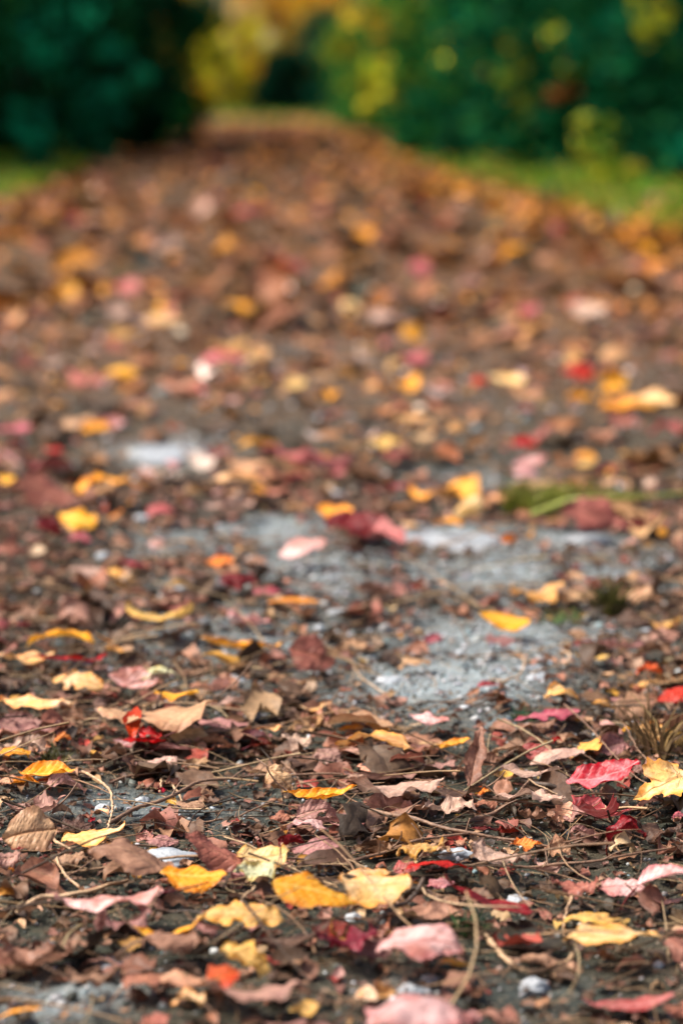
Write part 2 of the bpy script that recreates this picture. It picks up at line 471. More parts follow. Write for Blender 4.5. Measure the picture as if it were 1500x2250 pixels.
def place_leaf(px, py, w, h, kind, pal, roll=0, label=None, lift=.006, yaw=None, kx=None, ky=None, stalk=None, seed=None, curl=None, hi=None):
    seed = seed if seed is not None else int(px * 13 + py * 7 + w)
    rg = np.random.default_rng(seed)
    if label: lift += .004
    b = blur_px(py)
    w = max(w - .22 * b, w * .8); h = max(h - .3 * b, h * .6); lift += .010 * min(1, max(0, (1350 - py) / 300))
    hi = (py > 1150) if hi is None else hi
    S = leaf_shape(kind, rg, 44 if hi else 26, 8 if hi else 5, curl if curl is not None else rg.uniform(.7, 1.25), kx, ky)
    P0 = at(px, py, .01); ppm = pxm(P0)
    if yaw is None: yaw = rg.choice([0, 180]) + rg.uniform(-28, 28)
    el = math.atan2(CAM.z, P0.y)
    best = None
    for tilt in range(-14, 76, 4):
        M = rotm(yaw, tilt, roll); V = S.V @ M.T
        wx = np.ptp(V[:, 0]); L = w / ppm / wx
        vv = V[:, 1] * math.sin(el) + V[:, 2] * math.cos(el)
        hh = np.ptp(vv) * L * ppm
        cost = abs(hh - h) / h + .004 * abs(tilt)
        if best is None or cost < best[0]: best = (cost, tilt, L)
    _, tilt, L = best; L = min(L, .15)
    M = rotm(yaw, tilt, roll); V = (S.V @ M.T) * L
    lo = V[:, 2].min(); mid = (V[:, 2].min() + V[:, 2].max()) / 2
    g = gh(P0.x, P0.y)
    zc = g + lift - lo
    Q = at(px, py, zc + mid)
    off = Vector((-(V[:, 0].min() + V[:, 0].max()) / 2, -(V[:, 1].min() + V[:, 1].max()) / 2, 0))
    g2 = gh(Q.x, Q.y); zc = g2 + lift - lo
    loc = Vector((Q.x + off.x, Q.y + off.y, zc))
    has = (stalk if stalk is not None else (py > 1380 and rg.random() < .35))
    at_ = {"vein": S.vein, "edge": S.edge}
    if has:
        root = empty(KN[kind], loc)
        mk("blade", V, S.F, LM[pal], root, at_)
        sp = (S.stalk @ M.T) * L
        sv, sf = tube(sp, .0009, .0006, 5)
        mk("stalk", sv, sf, M_TWIG if pal not in ('red', 'rdp', 'pnk', 'drd') else LM['drd'], root)
    else:
        root = mk(KN[kind], V, S.F, LM[pal], None, at_); root.location = loc
    rec = dict(o=root, px=px, py=py, w=w, h=h, pal=pal, kind=kind, label=None, lm=None, tilt=tilt)
    if label:
        rec['label'], rec['lm'] = (label.split('|') + [None])[:2]
    LEAVES.append(rec); return root

# ------------------------------------------------------------------ the fallen leaves one can tell apart
# centre x, centre y, width, height (photograph pixels), outline, colour, roll, label | short name, extras
DATA = [
# --- nearest strip
(42,1911,48,16,'c','yel',0,None), (15,1957,38,20,'o','pnk',0,None),
(240,1998,238,52,'o','pnk',4,"long pale pink lobed leaf with a dark red edge lying under curved twigs at left|long pink lobed leaf",dict(yaw=180,ky=-1.0,kx=.2,lift=.01,curl=1.3)),
(427,1938,146,66,'o','yel',-6,"bright yellow speckled leaf just left of the pale holed leaf|speckled yellow leaf",dict(yaw=8,ky=-1.0,lift=.016,kx=.6)),
(577,1880,116,66,'r','yelp',0,"cream yellow leaf with small dark holes and a pointed tip at right|cream holed leaf",dict(yaw=5,lift=.014)),
(562,1922,98,52,'c','grc',0,"pale greenish leaf full of pinholes below the cream holed leaf|pale green pinholed leaf",dict(lift=.012)),
(690,1970,186,84,'o','yel',-14,"large smooth golden yellow leaf with a turned edge, in the cluster at bottom centre|large golden leaf",dict(yaw=0,ky=-1.4,kx=-.5,lift=.018,curl=.6)),
(530,2012,192,66,'x','tany',0,"ragged golden tan leaf with torn lobes below the large golden leaf|ragged golden tan leaf",dict(lift=.012)),
(372,2036,160,44,'l','yel',12,"narrow curling yellow leaf with its right end raised, over a brown leaf|curling yellow strip leaf",dict(yaw=0,kx=1.6,lift=.013)),
(382,2076,152,60,'c','brn',0,"broad brown crumpled leaf directly under the curling yellow strip leaf|broad brown leaf"),
(285,2072,54,42,'m','tany',0,None), (537,2102,112,88,'c','tany',-20,"crumpled golden tan leaf with one corner hanging down, near bottom left|hanging tan leaf",dict(lift=.01)),
(270,2030,130,40,'c','mau',0,None), (458,2042,66,42,'c','mau',0,None), (90,2092,185,58,'c','brn',0,None), (42,2122,92,32,'c','brn',0,None),
(180,2072,130,32,'o','brn',0,None), (4,2056,30,50,'c','tan',0,None), (325,2163,120,42,'c','rust',0,None),
(440,2150,190,44,'o','tan',0,"cream tan leaf with an orange leaf on its right end, near bottom left|cream tan leaf"),
(490,2144,74,58,'r','org',0,"round orange leaf tip lying on the cream tan leaf|orange leaf",dict(lift=.012)),
(413,2198,78,52,'c','yelp',10,"small cream yellow cupped leaf near the bottom edge at left|small cream cupped leaf"),
(560,2186,205,58,'o','mau',0,"broad mauve leaf blurred at the bottom edge beside the small cream cupped leaf|broad mauve leaf"),
(38,2228,125,32,'l','yel',14,"narrow yellow leaf at the bottom left corner|corner yellow leaf",dict(yaw=0)),
(670,2215,74,42,'c','tany',0,None), (660,2246,165,30,'o','mau',0,None), (725,2042,84,46,'c','drd',0,None),
(640,2048,185,62,'l','dk',16,"long dark brown leaf in shadow below the large golden leaf|long dark leaf",dict(lift=.004)),
(824,1958,162,80,'r','yelp',0,"large cream leaf with toothed golden edge, right of the large golden leaf|large cream leaf",dict(yaw=0,ky=-1.3,lift=.016)),
(802,1918,112,26,'o','yelp',0,None,dict(lift=.016)), (968,1946,66,28,'o','pnk',0,None),
(1075,1966,198,56,'l','drd',-22,"long dark red leaf sloping down to the right, in the lower right|sloping dark red leaf",dict(yaw=180,ky=2.5,lift=.012)),
(960,1900,160,26,'l','red',-3,None,dict(lift=.01)), (1262,1946,108,56,'c','rust',0,"rusty wavy leaf with a pale stalk hanging toward the viewer|rusty wavy leaf"),
(1366,1950,108,46,'o','pnk',6,None,dict(lift=.012)), (1455,1940,122,58,'o','pnk',14,"pale pink leaf tilted up to the right at the right edge|tilted pink leaf",dict(yaw=0,lift=.014)),
(1460,1983,102,24,'o','mau',0,None), (922,2064,190,84,'r','pnk',0,"large domed pale pink leaf at bottom right of centre|large domed pink leaf",dict(yaw=0,ky=-1.5,kx=-1.1,lift=.014)),
(815,2086,100,52,'o','mau',0,None,dict(lift=.008)), (762,2050,140,40,'c','drd',0,"dark red crumpled leaf half hidden left of the large domed pink leaf|half hidden dark red leaf"),
(998,2120,74,26,'o','yel',-8,None), (1345,2058,220,54,'o','yelp',2,"long cream leaf with a yellow lower edge, alone in the lower right|long cream leaf",dict(yaw=180,ky=-.7,kx=-.15,lift=.014,curl=.8,seed=5)),
(1300,2020,180,24,'o','tany',0,None), (940,2000,145,46,'o','brn',0,None), (830,2175,90,70,'c','tany',0,"golden tan crumpled leaf at the bottom edge, centre right|bottom tan leaf"),
(1380,2192,216,46,'l','ros',3,"long rose pink leaf with pointed left end, in the bottom right corner|long rose leaf",dict(yaw=180,curl=.6)),
(1488,2215,76,72,'c','rust',0,None), (930,2236,265,62,'r','pnk',0,"broad dusty pink leaf cut by the bottom edge of the view|bottom pink leaf"), (1010,2155,84,50,'c','brn',0,None),
(1085,2240,120,30,'c','brn',0,None),(200,2150,110,30,'c','brn',0,None),(1180,2110,120,26,'c','brn',0,None),
# --- sharp zone, left
(82,1545,168,36,'o','yelp',0,"arched cream and yellow leaf at the left edge, left of the large tan leaf|arched yellow leaf",dict(ky=-1.5)),
(347,1558,255,72,'r','tan',3,"very large pale tan leaf with a stalk rising to the right, left of centre|very large tan leaf",dict(yaw=185,curl=.8,lift=.012,stalk=True,ky=-.8)),
(388,1520,98,30,'o','yel',6,"small yellow leaf tip on top of the very large tan leaf|yellow tip leaf",dict(lift=.02)),
(316,1608,96,42,'m','red',-4,"bright red leaf with its point standing straight up, beside the very large tan leaf|upright red leaf",dict(yaw=190,kx=.8,ky=1.2,lift=.01,curl=1.1)),
(275,1633,56,26,'o','pnk',0,None), (395,1597,102,26,'o','gry',0,None), (490,1588,112,30,'o','mau',0,None), (375,1638,112,34,'o','mau',0,None),
(140,1624,46,22,'c','org',0,None), (48,1588,112,48,'o','mau',-8,None), (85,1603,110,22,'o','mau',0,None), (55,1640,108,32,'c','gry',0,None),
(30,1664,78,26,'o','yel',4,None), (105,1685,122,36,'o','yel',0,"yellow leaf with a rolled front edge at the left, near the left edge|rolled yellow leaf",dict(ky=2.6,lift=.012)),
(20,1712,50,22,'o','tan',0,None), (55,1714,62,20,'o','yel',0,None), (145,1728,92,40,'o','mau',-16,None),
(75,1752,134,52,'m','mau',0,"mauve brown wrinkled leaf at the left edge under the rolled yellow leaf|wrinkled mauve leaf"),
(66,1822,116,110,'r','tan',-10,"tall folded tan leaf arching over a dark red one at the left edge|tall folded tan leaf",dict(lift=.014,ky=-1.1,kx=-.9,yaw=200,curl=1.2)),
(45,1846,50,52,'c','drd',0,"dark red leaf piece glowing under the tall folded tan leaf|glowing dark red piece"),
(205,1832,138,62,'o','yelp',8,"cream leaf with a thin raised spike and yellow lower edge, beneath curved twigs|spiked cream leaf",dict(lift=.012,yaw=10)),
(170,1815,74,42,'c','dk',0,None), (202,1808,18,14,'c','red',0,None), (285,1905,188,108,'r','brn',-14,"large limp tan brown leaf folded over itself below the spiked cream leaf|large limp tan leaf",dict(ky=-1.4,kx=-1.0,yaw=170,lift=.01)),
(475,1856,132,92,'o','rust',-30,"rusty pink leathery leaf standing on edge, left of centre in the sharp zone|leathery rusty leaf",dict(lift=.014,ky=-1.3,kx=.4,yaw=180)),
(318,1836,42,36,'c','pnk',0,None), (356,1842,76,32,'c','mau',0,None), (695,1865,114,60,'o','mau',8,None), (345,1675,98,40,'c','gry',0,None),
(356,1734,18,18,'c','red',0,None), (572,1640,52,44,'c','drd',0,None), (655,1625,74,44,'c','gry',0,None), (560,1613,90,22,'o','pnk',0,None),
(590,1600,62,16,'o','yelp',0,None), (690,1553,84,24,'o','yelp',4,None), (612,1715,64,80,'c','tan',-30,"tan leaf folded upright, joined to the left of the yellow curled leaf|folded upright tan leaf",dict(lift=.01)),
(705,1746,164,38,'l','yel',4,"yellow leaf with a curled front edge lying level at centre|curled centre yellow leaf",dict(yaw=0,ky=3,lift=.012)),
(690,1782,84,50,'c','mau',0,None), (675,1816,92,30,'c','pnk',0,None), (735,1800,86,40,'c','mau',0,None), (720,1662,64,40,'c','mau',0,None), (555,1815,64,40,'c','dk',0,None),
(430,1647,70,30,'c','brn',0,None),(470,1630,80,26,'o','brn',0,None),(575,1690,90,24,'o','brn',0,None),(250,1640,60,20,'c','brn',0,None),(420,1770,70,24,'c','brn',0,None),
(640,1850,70,30,'c','drd',0,None),(150,1890,90,44,'c','brn',0,None),(20,1885,60,50,'c','mau',0,None),(620,1790,60,30,'c','rust',0,None),
# --- sharp zone, right
(785,1568,158,46,'r','tan',0,"pale tan level leaf at centre above the yellow slip|pale tan level leaf",dict(curl=.6)), (778,1598,82,18,'l','yel',-3,None), (832,1597,60,26,'o','yelp',0,None),
(820,1625,172,22,'o','tany',0,None), (996,1630,72,26,'o','yel',16,"yellow leaf tilted up against the dark upright curled leaf|yellow leaf tilted against the stub",dict(yaw=0)),
(1046,1638,60,134,'l','brn',-4,"dark brown leaf curled into a tall upright stub right of centre|dark upright stub",dict(yaw=80,kx=.5,ky=5,lift=.004,stalk=False,curl=1.2)),
(943,1572,86,32,'o','pnk',0,"pale pink domed leaf with black shadow beneath, behind the dark upright stub|pale pink domed leaf",dict(ky=-2,lift=.01)),
(1200,1558,148,30,'x','ros',3,"crimson pink flat leaf on grey gravel right of centre|crimson pink leaf"), (880,1668,112,36,'c','rust',0,None), (840,1696,172,26,'o','mau',0,None),
(870,1722,212,28,'o','gry',0,"very long pale mauve leaf lying flat below centre|long flat mauve leaf"), (855,1757,134,46,'c','mau',0,None), (965,1736,24,26,'c','org',0,None), (1056,1735,42,22,'c','org',0,None),
(1000,1737,134,40,'c','dk',0,None), (985,1776,122,46,'c','gry',0,"pale pinkish folded leaf behind the long thin branch|pale folded leaf",dict(lift=.01)),
(1222,1626,28,54,'c','red',0,"small bright red upright spike of leaf right of the dark upright stub|red spike"), (1180,1650,76,40,'o','ros',8,None), (1128,1642,104,40,'o','brn',0,None), (1222,1668,120,40,'o','gry',14,None),
(1165,1695,134,36,'o','gry',0,None), (1160,1742,154,32,'c','gry',0,None), (1325,1702,162,66,'o','rdp',15,"bright red and pink pointed leaf raised to the right, right side|raised red and pink leaf",dict(yaw=0,ky=1.6,kx=.9,lift=.016,curl=.7)),
(1458,1702,134,94,'m','yelp',10,"cream and yellow maple leaf at the right edge under grass stalks|cream maple leaf",dict(yaw=200,lift=.014)),
(1330,1762,146,48,'m','ros',0,"dusty rose wrinkled maple leaf under the raised red and pink leaf|dusty rose maple leaf",dict(lift=.01)), (1290,1792,112,42,'c','mau',0,None),
(1374,1828,92,82,'c','drd',12,"dark red cupped leaf holding shadow, at right|dark red cupped leaf",dict(lift=.01,ky=2.8)), (1283,1832,66,40,'o','mau',-22,None), (922,1872,106,36,'c','tany',4,None),
(1095,1876,124,64,'c','gry',-10,"grey brown leathery leaf folded upright right of the flat blue grey stone|grey leathery leaf",dict(lift=.008)), (1156,1850,74,36,'c','org',0,"glossy orange red leaf scrap behind the grey leathery leaf|orange red scrap"),
(1226,1862,64,62,'c','tan',0,None), (893,1906,64,36,'c','ros',0,None), (1440,1610,84,50,'c','yelp',0,None), (1380,1602,32,18,'c','yel',0,None), (1486,1616,54,50,'c','tany',0,None),
(1342,1628,74,58,'c','mau',0,None), (1450,1822,110,60,'c','dk',0,None), (1490,1797,34,32,'c','ros',0,None), (1055,1816,42,12,'c','ros',0,None), (1120,1818,64,18,'c','drd',0,None),  # the dark brown leaf is put in for a black shadow
(765,1811,84,20,'o','pnk',0,None), (1415,1690,60,26,'c','mau',0,None), (1250,1620,60,26,'c','brn',0,None), (1020,1700,60,30,'c','brn',0,None), (800,1650,110,28,'o','mau',0,None),
(900,1640,110,30,'o','brn',0,None), (960,1680,90,24,'o','mau',0,None), (1080,1670,80,36,'c','brn',0,None), (960,1860,70,26,'c','tan',0,None), (820,1860,90,26,'c','brn',0,None),
(1380,1655,70,24,'c','brn',0,None),(1440,1760,80,26,'c','mau',0,None),(1180,1790,90,26,'c','brn',0,None),(1060,1770,70,24,'c','rust',0,None),
# --- just behind the sharp zone
(395,1278,72,20,'o','tany',0,None), (410,1312,52,30,'c','dk',0,None), (525,1272,92,46,'c','drd',0,"dark red cupped leaf on pale gravel behind the two pink leaves|far dark red cupped leaf"),
(600,1287,90,24,'o','ros',-5,"smooth rose leaf lying on pale gravel, left of centre|smooth rose leaf",dict(curl=.5)), (166,1326,36,22,'c','yel',0,None), (262,1330,64,30,'c','mau',0,None),
(350,1343,148,30,'o','tany',0,"golden tan arched leaf over a dark shadow, left|golden arched leaf",dict(ky=-2.5,lift=.012)), (548,1351,106,38,'o','pnk',-8,"bright pale pink leaf on gravel left of centre|bright pink leaf",dict(kx=1.2)),
(648,1323,126,18,'l','yel',0,"thin flat yellow leaf seen edge on at centre|edge on yellow leaf",dict(yaw=0,curl=.4)), (8,1371,38,30,'c','ros',0,None), (45,1372,52,18,'c','drd',0,None),
(135,1396,148,28,'o','yel',0,"long yellow leaf with a bent tip at the left, over shadow|long bent yellow leaf",dict(kx=-1,lift=.014)), (235,1404,48,26,'l','yel',-30,None,dict(lift=.012)),
(530,1411,176,28,'o','yel',-4,"yellow leaf with a thin brown left end, left of the brown upright leaf|thin ended yellow leaf",dict(yaw=180,curl=.7)),
(685,1445,104,88,'r','rust',-20,"round rusty brown leaf standing upright at centre on gravel|brown upright leaf",dict(yaw=0,ky=-1,kx=-.6,lift=.004)), (745,1432,74,40,'c','tan',0,None),
(55,1440,138,30,'o','yelp',0,None,dict(lift=.01)), (145,1453,178,24,'x','red',-2,"deep red toothed leaf lying flat at the left edge|deep red toothed leaf",dict(lift=.012)), (170,1498,116,54,'x','yelp',6,"cream toothed leaf with a drooping lobe left of the pink brown leaf|cream drooping leaf",dict(lift=.012)),
(293,1497,110,52,'o','pnk',-6,"pink brown oval leaf in front of a pale green leaf, left|pink brown oval leaf",dict(lift=.01)), (348,1479,94,34,'o','grc',6,"pale greenish cream leaf behind the pink brown oval leaf|pale greenish leaf",dict(lift=.014)),
(545,1464,92,20,'o','tan',0,None), (520,1541,84,26,'o','gry',0,None), (915,1288,58,36,'c','drd',0,None), (1108,1354,116,52,'o','yel',-12,"smooth orange yellow leaf on gravel right of centre, behind the sharp zone|smooth orange yellow leaf",dict(yaw=180,curl=.5,ky=-1,lift=.01)),
(950,1405,46,30,'c','ros',0,"tiny pink curled petal-like leaf on gravel right of centre|tiny pink curl"), (780,1413,64,26,'o','tan',0,None), (758,1441,42,26,'c','mau',0,None), (907,1456,80,38,'c','tan',6,None), (1100,1405,84,40,'c','mau',0,None),
(1070,1506,56,16,'o','ros',0,None), (1233,1524,78,38,'c','yelp',-6,"pale cream yellow cupped leaf on gravel above the crimson pink leaf|pale cupped leaf"),
(1180,1302,124,30,'c','tany',8,None), (1272,1311,94,40,'c','tan',0,None), (1388,1312,124,40,'c','tan',8,None), (1241,1275,26,44,'c','brn',0,None), (1300,1415,94,30,'c','drd',0,None), (1372,1420,104,26,'c','mau',0,None),
(1268,1391,48,28,'o','tan',0,None), (1300,1438,92,14,'l','tany',0,None), (1487,1536,92,42,'o','red',14,"bright red leaf cut by the right edge|right edge red leaf",dict(lift=.012)), (1470,1490,94,20,'o','yelp',6,None), (1400,1506,92,16,'l','tany',4,None),
(1425,1471,62,26,'c','org',0,None), (1320,1546,64,28,'c','tany',0,None), (1455,1370,90,30,'c','tany',0,None), (1440,1430,100,26,'c','brn',0,None), (1180,1590,90,24,'c','brn',0,None),
(830,1290,90,30,'c','mau',0,None),(770,1330,80,20,'o','brn',0,None),(50,1330,80,24,'c','brn',0,None),(330,1380,80,22,'o','brn',0,None),(640,1520,80,26,'c','brn',0,None),(30,1500,90,34,'c','dk',0,None),(440,1265,60,20,'o','mau',0,None),  # the dark brown leaf fills in shadows at the left edge
# --- blurred middle ground
(170,905,92,38,'o','tan',0,None), (210,926,76,44,'c','yel',0,None), (242,903,72,38,'c','pnk',0,None), (35,928,84,30,'o','ros',0,None), (383,939,38,26,'c','red',0,"small orange red leaf above the white flat rock, blurred|small orange red leaf"),
(118,988,50,22,'o','red',0,"small bright red leaf at left in the blurred middle ground|small far red leaf"), (380,1034,38,50,'c','pnk',0,"small pale pink leaf standing up in front of the white flat rock|pale upright leaf"), (565,963,90,28,'o','yel',0,None), (20,1010,60,40,'o','pnk',-28,None),
(15,1053,50,26,'o','yel',0,None), (108,1080,114,80,'r','rust',-20,"large rusty pink leaf standing tilted at the left, blurred|large blurred rusty leaf",dict(curl=.7)), (245,1055,148,50,'x','yel',0,"ragged yellow leaf group-sized and blurred, right of the large rusty leaf|ragged blurred yellow leaf",dict(lift=.014)),
(170,1133,86,54,'r','yel',0,"deep yellow round leaf beneath the large blurred rusty leaf|deep yellow round leaf",dict(lift=.012)), (258,1127,48,38,'o','yel',38,None,dict(yaw=0)), (108,1156,62,56,'o','drd',-30,None), (172,1178,66,30,'o','ros',0,None),
(355,1125,66,36,'r','ros',0,"crimson rose blurred leaf left of centre, lying alone|crimson rose leaf"), (530,1057,124,32,'o','yelp',-6,"cream bean-shaped blurred leaf over shadow, left of centre|cream bean-shaped leaf",dict(lift=.014)), (566,1076,42,24,'c','yel',0,None), (505,1111,114,32,'c','gry',0,None),
(655,1012,64,52,'c','ros',0,None), (655,1045,66,26,'o','ros',0,None), (735,1131,82,46,'r','yel',0,"brilliant yellow domed leaf against a dark red leaf, centre|brilliant yellow leaf",dict(lift=.022,ky=-1.5)),
(778,1160,134,60,'o','drd',6,"dark red boat-shaped leaf under the brilliant yellow leaf|dark red boat-shaped leaf",dict(yaw=0,kx=1.2,ky=1.2,lift=.016)), (668,1200,110,50,'o','pnk',16,"pink brown leaf tilted up to the right on pale gravel at centre|tilted pink brown leaf",dict(yaw=0)),
(343,1193,42,32,'r','pnk',0,None), (400,1190,94,22,'o','tan',0,None), (300,1233,76,22,'o','red',-8,None), (482,1232,64,34,'c','org',0,None), (370,1236,64,20,'o','rust',0,None), (20,1206,66,58,'c','rust',0,None),
(903,921,74,28,'o','yelp',0,None), (975,912,64,28,'c','tan',0,None), (1000,941,56,34,'c','tany',0,None), (845,970,76,40,'c','tany',0,None), (875,991,88,28,'c','drd',0,None), (930,962,54,26,'o','tan',0,None), (1148,970,66,36,'c','red',0,"crimson blurred leaf above two bright pink leaves|crimson blurred leaf"),
(1162,1008,86,38,'o','pnk',16,"brighter and larger of two stacked pink leaves, right of centre, blurred|brighter pink leaf",dict(yaw=0,lift=.016)), (1155,1041,60,30,'o','pnk',4,"smaller pink leaf directly in front of the brighter pink leaf|smaller pink leaf"),
(1285,998,56,30,'o','yel',6,None), (1230,1026,86,32,'o','tan',14,None), (1190,1061,124,30,'o','tan',0,None), (830,1076,66,26,'c','rust',0,None), (885,1071,64,22,'c','ros',0,None), (980,1071,84,20,'o','mau',0,None),
(1028,1116,74,62,'c','yelp',10,"pale golden folded leaf standing behind the bright white gravel patch|pale golden folded leaf"), (985,1147,66,26,'o','yel',0,None,dict(lift=.014)), (1072,1166,74,46,'o','tan',-30,None), (1115,1185,40,30,'c','org',0,None),
(1300,1136,130,82,'c','rust',-10,"large rusty brown hump of leaf right of the green weed|rusty brown hump"), (1390,1156,66,34,'c','drd',0,None), (1455,1169,30,28,'r','yel',0,None), (1420,1192,34,30,'c','tany',0,None), (1370,926,84,44,'c','rust',0,None), (1460,936,74,34,'c','ros',0,None),
(1435,869,96,42,'r','yelp',0,"cream and yellow leaf shining near the right edge, far blurred zone|shining cream leaf",dict(lift=.02)), (1427,884,40,22,'c','yel',0,None), (1050,846,48,32,'c','red',0,"small vivid red square of leaf, far blurred zone right of centre|vivid red scrap"), (1115,836,84,32,'o','yelp',0,None),
(1430,1056,46,30,'c','gry',0,None),(1350,1052,60,24,'c','tan',0,None),(1205,936,60,40,'c','rust',0,None),(560,1230,60,24,'c','brn',0,None),(190,1255,80,30,'o','gry',0,None),
# --- far blurred zone
(140,580,58,52,'r','yel',0,"upper of two stacked bright yellow far blurred leaves at left|upper yellow far leaf"), (147,640,60,50,'r','yel',0,"lower of two stacked bright yellow far blurred leaves at left|lower yellow far leaf"), (237,633,46,38,'r','yel',0,"orange yellow far leaf beside a rose one|orange yellow far leaf"),
(278,628,66,46,'r','ros',0,None), (160,490,58,50,'r','ros',0,"far crimson leaf at upper left of the path|far crimson leaf"), (60,775,58,56,'r','rust',0,None), (268,810,82,38,'r','yel',0,None), (360,700,86,38,'r','yelp',0,None), (260,690,58,46,'c','gry',0,None), (270,728,66,36,'r','tany',0,None),
(570,766,54,54,'c','yelp',0,None), (205,765,44,38,'c','gry',0,None), (395,821,52,46,'c','rust',0,None), (490,790,110,40,'o','ros',0,None), (905,726,58,60,'r','yel',0,"golden yellow far leaf right of centre, tallest of its kind|golden far leaf"),
(800,513,50,44,'r','yel',0,"lone orange yellow far leaf high on the path|lone far leaf"), (1290,676,88,50,'r','gry',0,None), (1272,811,80,54,'c','red',0,"large dull red far leaf at right|dull red far leaf"), (1350,826,66,52,'r','yel',0,"bright yellow far leaf right of the dull red one|bright yellow far leaf"), (912,786,70,34,'o','ros',0,None),
(770,680,58,44,'r','yelp',0,None), (650,836,56,36,'r','yelp',0,None), (705,831,54,28,'o','tan',0,None), (845,691,66,36,'r','gry',0,None), (1160,676,58,42,'r','ros',0,None), (920,592,58,48,'r','ros',0,None), (1030,612,58,46,'r','gry',0,None), (1135,752,44,56,'c','tany',0,None),
(1420,726,86,42,'r','mau',0,None), (1455,601,48,44,'r','gry',0,None),
]
for d in DATA:
    px, py, w, h, k, pal, roll, lab = d[:8]
    place_leaf(px, py, w, h, k, pal, roll, lab, **(d[8] if len(d) > 8 else {}))

# the standing lobe of the bright red leaf is a part of it
_root = next(r['o'] for r in LEAVES if r['lm'] == 'upright red leaf')
_l = place_leaf(291, 1588, 42, 76, 'l', 'red', 0, None, yaw=88, kx=-.5, ky=3.2, lift=.012, stalk=False, seed=3)
LEAVES.pop(); _l.name = "lobe"; _l.location = _l.location - _root.location; _l.parent = _root

# brown leaves between them, up to three hundred in all
n_auto = 300 - len(LEAVES)
spots_taken = [(r['px'], r['py'], r['w']) for r in LEAVES]
tries = 0
while n_auto > 0 and tries < 4000:
    tries += 1
    py = R.choice([R.uniform(1575, 1900), R.uniform(1200, 1560), R.uniform(1900, 2240), R.uniform(1590, 1860)])
    px = R.uniform(5, 1495)
    P0 = at(px, py)
    if float(pale_at(P0.x, P0.y)) > .38: continue
    if min(abs(px - a) / (c * .5 + 18) + abs(py - b) / 20 for a, b, c in spots_taken) < 1.15: continue
    w = (R.uniform(50, 105)) * (py - 180) / 1560
    place_leaf(px, py, w, w * R.uniform(.22, .48), R.choice('cccoox'), R.choice(['brn', 'mau', 'mau', 'dk', 'gry', 'rust', 'tan', 'brn']), R.uniform(-14, 14), None, lift=.003)
    spots_taken.append((px, py, w)); n_auto -= 1

# ---- labels that single each leaf out
FORM = dict(o="oval leaf", r="rounded leaf", l="narrow leaf", m="maple leaf", x="lobed leaf", c="crumpled leaf")
def relation(r, q):
    dx, dy = r['px'] - q['px'], (r['py'] - q['py']) * 1.8
    if abs(dx) > abs(dy) * 2.2: return "just left of the" if dx < 0 else "just right of the"
    s = "behind" if dy < 0 else "in front of"
    if abs(dy) > abs(dx) * 2.2: return s + " the"
    return s + (" and left of the" if dx < 0 else " and right of the")
MARKS = [r for r in LEAVES if r['lm']]
used = {}
for r in LEAVES:
    if r['label']:
        assert r['label'] not in used, r['label']
        used[r['label']] = r
for r in LEAVES:
    if r['label']: continue
    rel_w = r['w'] * 1560 / max(200, r['py'] - 180)
    base = CW[r['pal']] + " " + FORM[r['kind']]
    size = "tiny " if rel_w < 48 else "small " if rel_w < 75 else "" if rel_w < 115 else "large "
    near = sorted(MARKS, key=lambda q: math.hypot(r['px'] - q['px'], 1.8 * (r['py'] - q['py'])))
    done = False
    for q in near[:9]:
        for pre in (size, size + ("flat " if r['tilt'] < 12 else "tilted ")):
            lab = pre + base + " " + relation(r, q) + " " + q['lm']
            if lab not in used and len(lab.split()) <= 16: done = True; break
        if done: break
    r['label'] = lab; used[lab] = r
for r in LEAVES:
    tag(r['o'], r['label'], "leaf", "fallen leaves scattered over the path")

